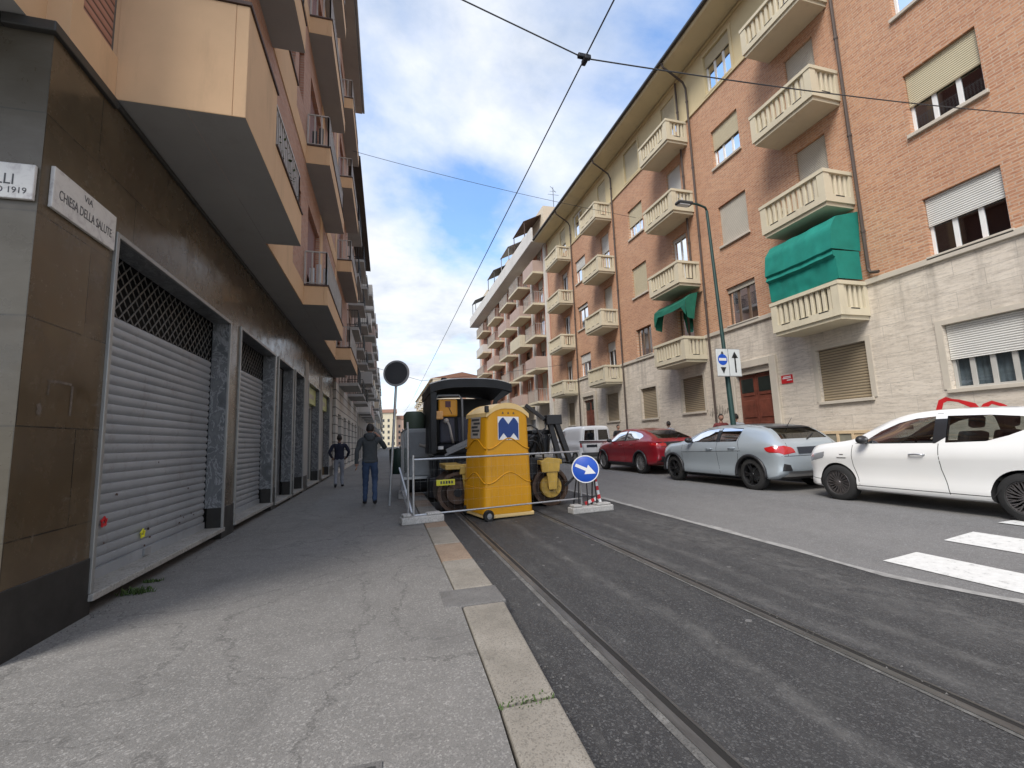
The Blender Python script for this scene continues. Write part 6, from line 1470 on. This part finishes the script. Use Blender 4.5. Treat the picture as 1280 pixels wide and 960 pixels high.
# ------------------------------------------------------------------ people: one continuous skinned body each, hair as a child
SKIN = simple('skin', (.36, .20, .14), .6, var=.06); SKIND = simple('skin_dark', (.16, .085, .055), .6, var=.06)
HAIR = simple('dark_hair', (.018, .014, .012), .7, var=.3, scale=40); HOODIE = simple('grey_hoodie', (.052, .058, .062), .9, var=.2, scale=5, bump=.2, bscale=90); JEANS = simple('blue_jeans', (.035, .06, .12), .85, var=.3, scale=6)
NAVY = simple('navy_jacket', (.014, .016, .034), .8, var=.2); GREYT = simple('grey_trousers', (.26, .27, .30), .85, var=.12); SHOE = simple('dark_shoe', (.02, .02, .022), .6); SOLE = simple('pale_sole', (.4, .4, .38), .7)
MAROON = simple('maroon_jacket', (.16, .035, .035), .85); PALE = simple('pale_shirt', (.36, .37, .40), .85); DARKC = simple('dark_coat', (.025, .025, .03), .85)
def person(label, loc, rz, pose, mats, height=1.75, hood=False, group=None, phone=False):
    """pose: joint positions in metres for a 1.75 m figure facing +Y; mats: top, legs, skin, shoe, hair"""
    top, legs, skin, shoe, hair = mats
    J = dict(pelvis=(0, 0, .94), waist=(0, 0, 1.08), chest=(0, -.01, 1.28), neck=(0, 0, 1.47), head0=(0, .015, 1.54),
             hipL=(-.09, 0, .90), hipR=(.09, 0, .90), kneeL=(-.10, .03, .50), kneeR=(.10, .03, .50), ankL=(-.10, -.02, .09), ankR=(.10, -.02, .09), toeL=(-.11, .15, .035), toeR=(.11, .15, .035),
             shL=(-.185, -.01, 1.42), shR=(.185, -.01, 1.42), elL=(-.25, -.02, 1.14), elR=(.25, -.02, 1.14), wrL=(-.24, .06, .90), wrR=(.24, .06, .90), paL=(-.24, .08, .83), paR=(.24, .08, .83))
    J.update(pose)
    R_ = dict(pelvis=.150, waist=.145, chest=.165, neck=.062, head0=.058, hipL=.098, hipR=.098, kneeL=.067, kneeR=.067, ankL=.052, ankR=.052, toeL=.038, toeR=.038, shL=.078, shR=.078, elL=.054, elR=.054, wrL=.040, wrR=.040, paL=.034, paR=.034)
    B = [('pelvis', 'waist', 0), ('waist', 'chest', 0), ('chest', 'neck', 0), ('neck', 'head0', 2)]
    for s in 'LR': B += [('pelvis', 'hip'+s, 1), ('hip'+s, 'knee'+s, 1), ('knee'+s, 'ank'+s, 1), ('ank'+s, 'toe'+s, 3), ('chest', 'sh'+s, 0), ('sh'+s, 'el'+s, 0), ('el'+s, 'wr'+s, 0), ('wr'+s, 'pa'+s, 2)]
    names = [k for k in J if k in R_]; me = bpy.data.meshes.new('person'); me.from_pydata([J[k] for k in names], [(names.index(a), names.index(b)) for a, b, _ in B], [])
    if not me.skin_vertices:
        bm = bmesh.new(); bm.from_mesh(me); bm.verts.layers.skin.verify(); bm.to_mesh(me); bm.free()
    ob = bpy.data.objects.new('person', me); C.objects.link(ob)
    md = ob.modifiers.new('skin', 'SKIN'); md.use_smooth_shade = True
    for i, k in enumerate(names):
        sv = me.skin_vertices[0].data[i]; r_ = R_[k]; sv.radius = (r_*(1.08 if k in ('chest', 'pelvis', 'waist') else 1), r_*(.78 if k in ('chest', 'pelvis', 'waist') else 1)); sv.use_root = (k == 'pelvis')
    md2 = ob.modifiers.new('sub', 'SUBSURF'); md2.levels = 2; md2.render_levels = 2
    bpy.context.view_layer.update()
    m2 = bpy.data.meshes.new_from_object(ob.evaluated_get(bpy.context.evaluated_depsgraph_get())); ob.modifiers.clear(); ob.data = m2
    m2.materials.clear()
    nv_ = [v.normal.copy() for v in m2.vertices]
    for v, nn_ in zip(m2.vertices, nv_):
        if v.co.z < 1.46 and abs(v.co.x) < .30: v.co += nn_*(.013*mnoise.noise(Vector((v.co.x*9, v.co.y*9, v.co.z*16)))+.008*mnoise.noise(v.co*26))
    for m_ in (top, legs, skin, shoe, hair): m2.materials.append(m_)
    segs_ = [(Vector(J[a]), Vector(J[b]), m_) for a, b, m_ in B]
    mi = []
    for p in m2.polygons:
        c = p.center; best = None
        for a, b, m_ in segs_:
            d = b-a; tt = max(0, min(1, (c-a).dot(d)/d.dot(d))); q = (c-a-d*tt).length
            if best is None or q < best[0]: best = (q, m_)
        k = best[1]
        if k == 1 and c.z > .93: k = 0
        if k == 0 and c.z < .90 and abs(c.x) < .16: k = 1
        mi.append(k)
    # hands (five fingers) and head joined into the same mesh
    mb = MB(); mb.cur = 2
    for s in 'LR':
        w_, p_ = Vector(J['wr'+s]), Vector(J['pa'+s]); d = (p_-w_).normalized(); side = d.cross(Vector((1, 0, 0))).normalized(); out_ = d.cross(side).normalized(); cu = pose.get('curl', .35)
        for k in range(4):
            b0 = p_+side*(.026*(k-1.5))*.9; l = (.068, .078, .074, .058)[k]
            mb.path([b0-d*.03, b0+d*l*.45, b0+d*l*.8+out_*l*cu*.5, b0+d*l*.9+out_*l*cu], [.0115, .0105, .0095, .0075], 6)
        b0 = (w_+p_)/2+side*-.028; mb.path([b0, b0-side*.03+d*.03, b0-side*.04+d*.065], [.014, .012, .009], 6)
    hc = Vector(J.get('head', (0, .03, 1.635))); tilt = pose.get('turn', 0); q = Euler((pose.get('nod', 0), 0, tilt)).to_matrix()
    k0 = len(mb.v); mb.sphere((0, 0, 0), (.076, .096, .118), 18, 14)
    for i in range(k0, len(mb.v)):
        v = mb.v[i]; z = v.z/.118
        if z < 0: v.x *= 1-.22*z*z; v.y = v.y*(1-.10*z*z)+.012*(-z) if v.y > 0 else v.y*(1-.30*z*z)
        if v.y > .05 and abs(v.x) < .02 and -.45 < z < .05: v.y += .018*(1-abs(v.x)/.02)
        mb.v[i] = v
    for s in (-1, 1): mb.sphere((s*.077, -.005, -.01), (.010, .020, .032), 8, 6)
    mb.path([(0, .090, .012), (0, .108, -.018), (0, .112, -.034), (0, .094, -.044)], [.009, .012, .015, .010], 6)
    mb.cur = 4
    for s in (-1, 1): mb.sphere((s*.030, .084, .012), (.012, .008, .007), 8, 6)
    mb.beam((-.022, .093, -.066), (.022, .093, -.066), .008, .007)
    for i in range(k0, len(mb.v)): mb.v[i] = hc+q @ mb.v[i]
    em = mb.mesh('x', [top, legs, skin, shoe, hair], True)
    bm = bmesh.new(); bm.from_mesh(m2)
    for f, k in zip(bm.faces, mi): f.material_index = k; f.smooth = True
    bm.from_mesh(em); bm.to_mesh(m2); bm.free(); bpy.data.meshes.remove(em)
    mb = MB(); k0 = 0; mb.sphere((0, 0, 0), (.084, .104, .122), 18, 12)
    for i, v in enumerate(mb.v):
        if v.y > .035 and v.z < .055: v.y = .03; v.z = max(v.z, .02); v.x *= .93
        if v.z < -.055: v.z = -.055; v.x *= .92; v.y = min(v.y*.92, 0)
        mb.v[i] = hc+q @ (v+Vector((0, -.004, .006))+Vector((random.uniform(-1, 1), random.uniform(-1, 1), random.uniform(-1, 1)))*.003)
    mb.build('hair', hair, ob, smooth=True)
    if hood:
        mb = MB(); n = 14; mb.path([(.105*math.cos(a), -.01-.075*math.sin(a) if math.sin(a) > 0 else .03-.05*math.sin(a)*-.4, 1.485+.035*math.sin(a)) for a in [PI*2*i/n for i in range(n+1)]], .038, 8); mb.sphere((0, -.105, 1.45), (.10, .055, .085), 12, 8); mb.build('hood', top, ob, smooth=True)
        mb = MB(); mb.lathe([(.150, .905), (.163, .915), (.163, .955), (.150, .965)], (0, 0, 0), 'z', 24)
        for i, v in enumerate(mb.v): mb.v[i] = Vector((v.x*1.02, v.y*.76, v.z))
        mb.build('hem', top, ob, smooth=True)
    ob.location = loc; ob.rotation_euler = (0, 0, rz); ob.scale = (height/1.755,)*3
    tag(ob, label, 'person', group)
    if phone:
        pw = ob.matrix_basis @ (Vector(J['paR'])+Vector((-.03, .03, .03))); mb = MB(pw); mb.obox(pw, (.012, .075, .15), (rad(20), 0, 0)); tag(mb.build('phone', BLACK, bevel=.005), 'dark phone held to the ear by the man in the grey hoodie', 'phone')
    return ob
walkA = dict(kneeL=(-.09, .10, .49), ankL=(-.10, .07, .09), toeL=(-.11, .24, .04), kneeR=(.10, .03, .50), ankR=(.10, -.20, .13), toeR=(.11, -.06, .035))
person('man in dark grey hoodie and blue jeans walking away, one hand at his ear', (-.36, 10.75, .13), rad(2), dict(walkA, elR=(.33, .10, 1.20), wrR=(.20, .16, 1.44), paR=(.135, .13, 1.53), elL=(-.27, -.04, 1.15), wrL=(-.28, -.02, .90), paL=(-.275, .0, .83), curl=.5), (HOODIE, JEANS, SKIN, SHOE, HAIR), 1.83, hood=True, phone=True)
person('man in a navy jacket and pale grey trousers walking away close to the shopfronts', (-1.50, 15.9, .13), rad(4), dict(kneeR=(.09, .10, .49), ankR=(.10, .05, .09), toeR=(.11, .22, .04), kneeL=(-.10, .02, .50), ankL=(-.10, -.20, .13), toeL=(-.11, -.06, .035), elL=(-.31, -.06, 1.17), wrL=(-.24, .10, 1.0), paL=(-.20, .14, .96), elR=(.31, -.06, 1.17), wrR=(.24, .10, 1.0), paR=(.20, .14, .96)), (NAVY, GREYT, SKIND, SHOE, HAIR), 1.72)
person('man in maroon jacket above the pale blue-grey car, left of the lamp post', (10.95, 12.75, RP), rad(160), dict(walkA), (MAROON, JEANS, SKIN, SHOE, HAIR), 1.78)
person('dark-haired person in a pale grey shirt seen just right of the lamp post', (10.9, 12.0, RP), rad(-30), dict(), (PALE, JEANS, SKIN, SHOE, HAIR), 1.74)
person('dark-haired person in grey top above the roof of the dark red car', (10.9, 15.6, RP), rad(5), dict(walkA), (GREYT, JEANS, SKIND, SHOE, HAIR), 1.68)
person('person in black coat by the wall between white van and dark red car', (11.1, 20.1, RP), rad(185), dict(), (DARKC, DARKC, SKIN, SHOE, HAIR), 1.72)
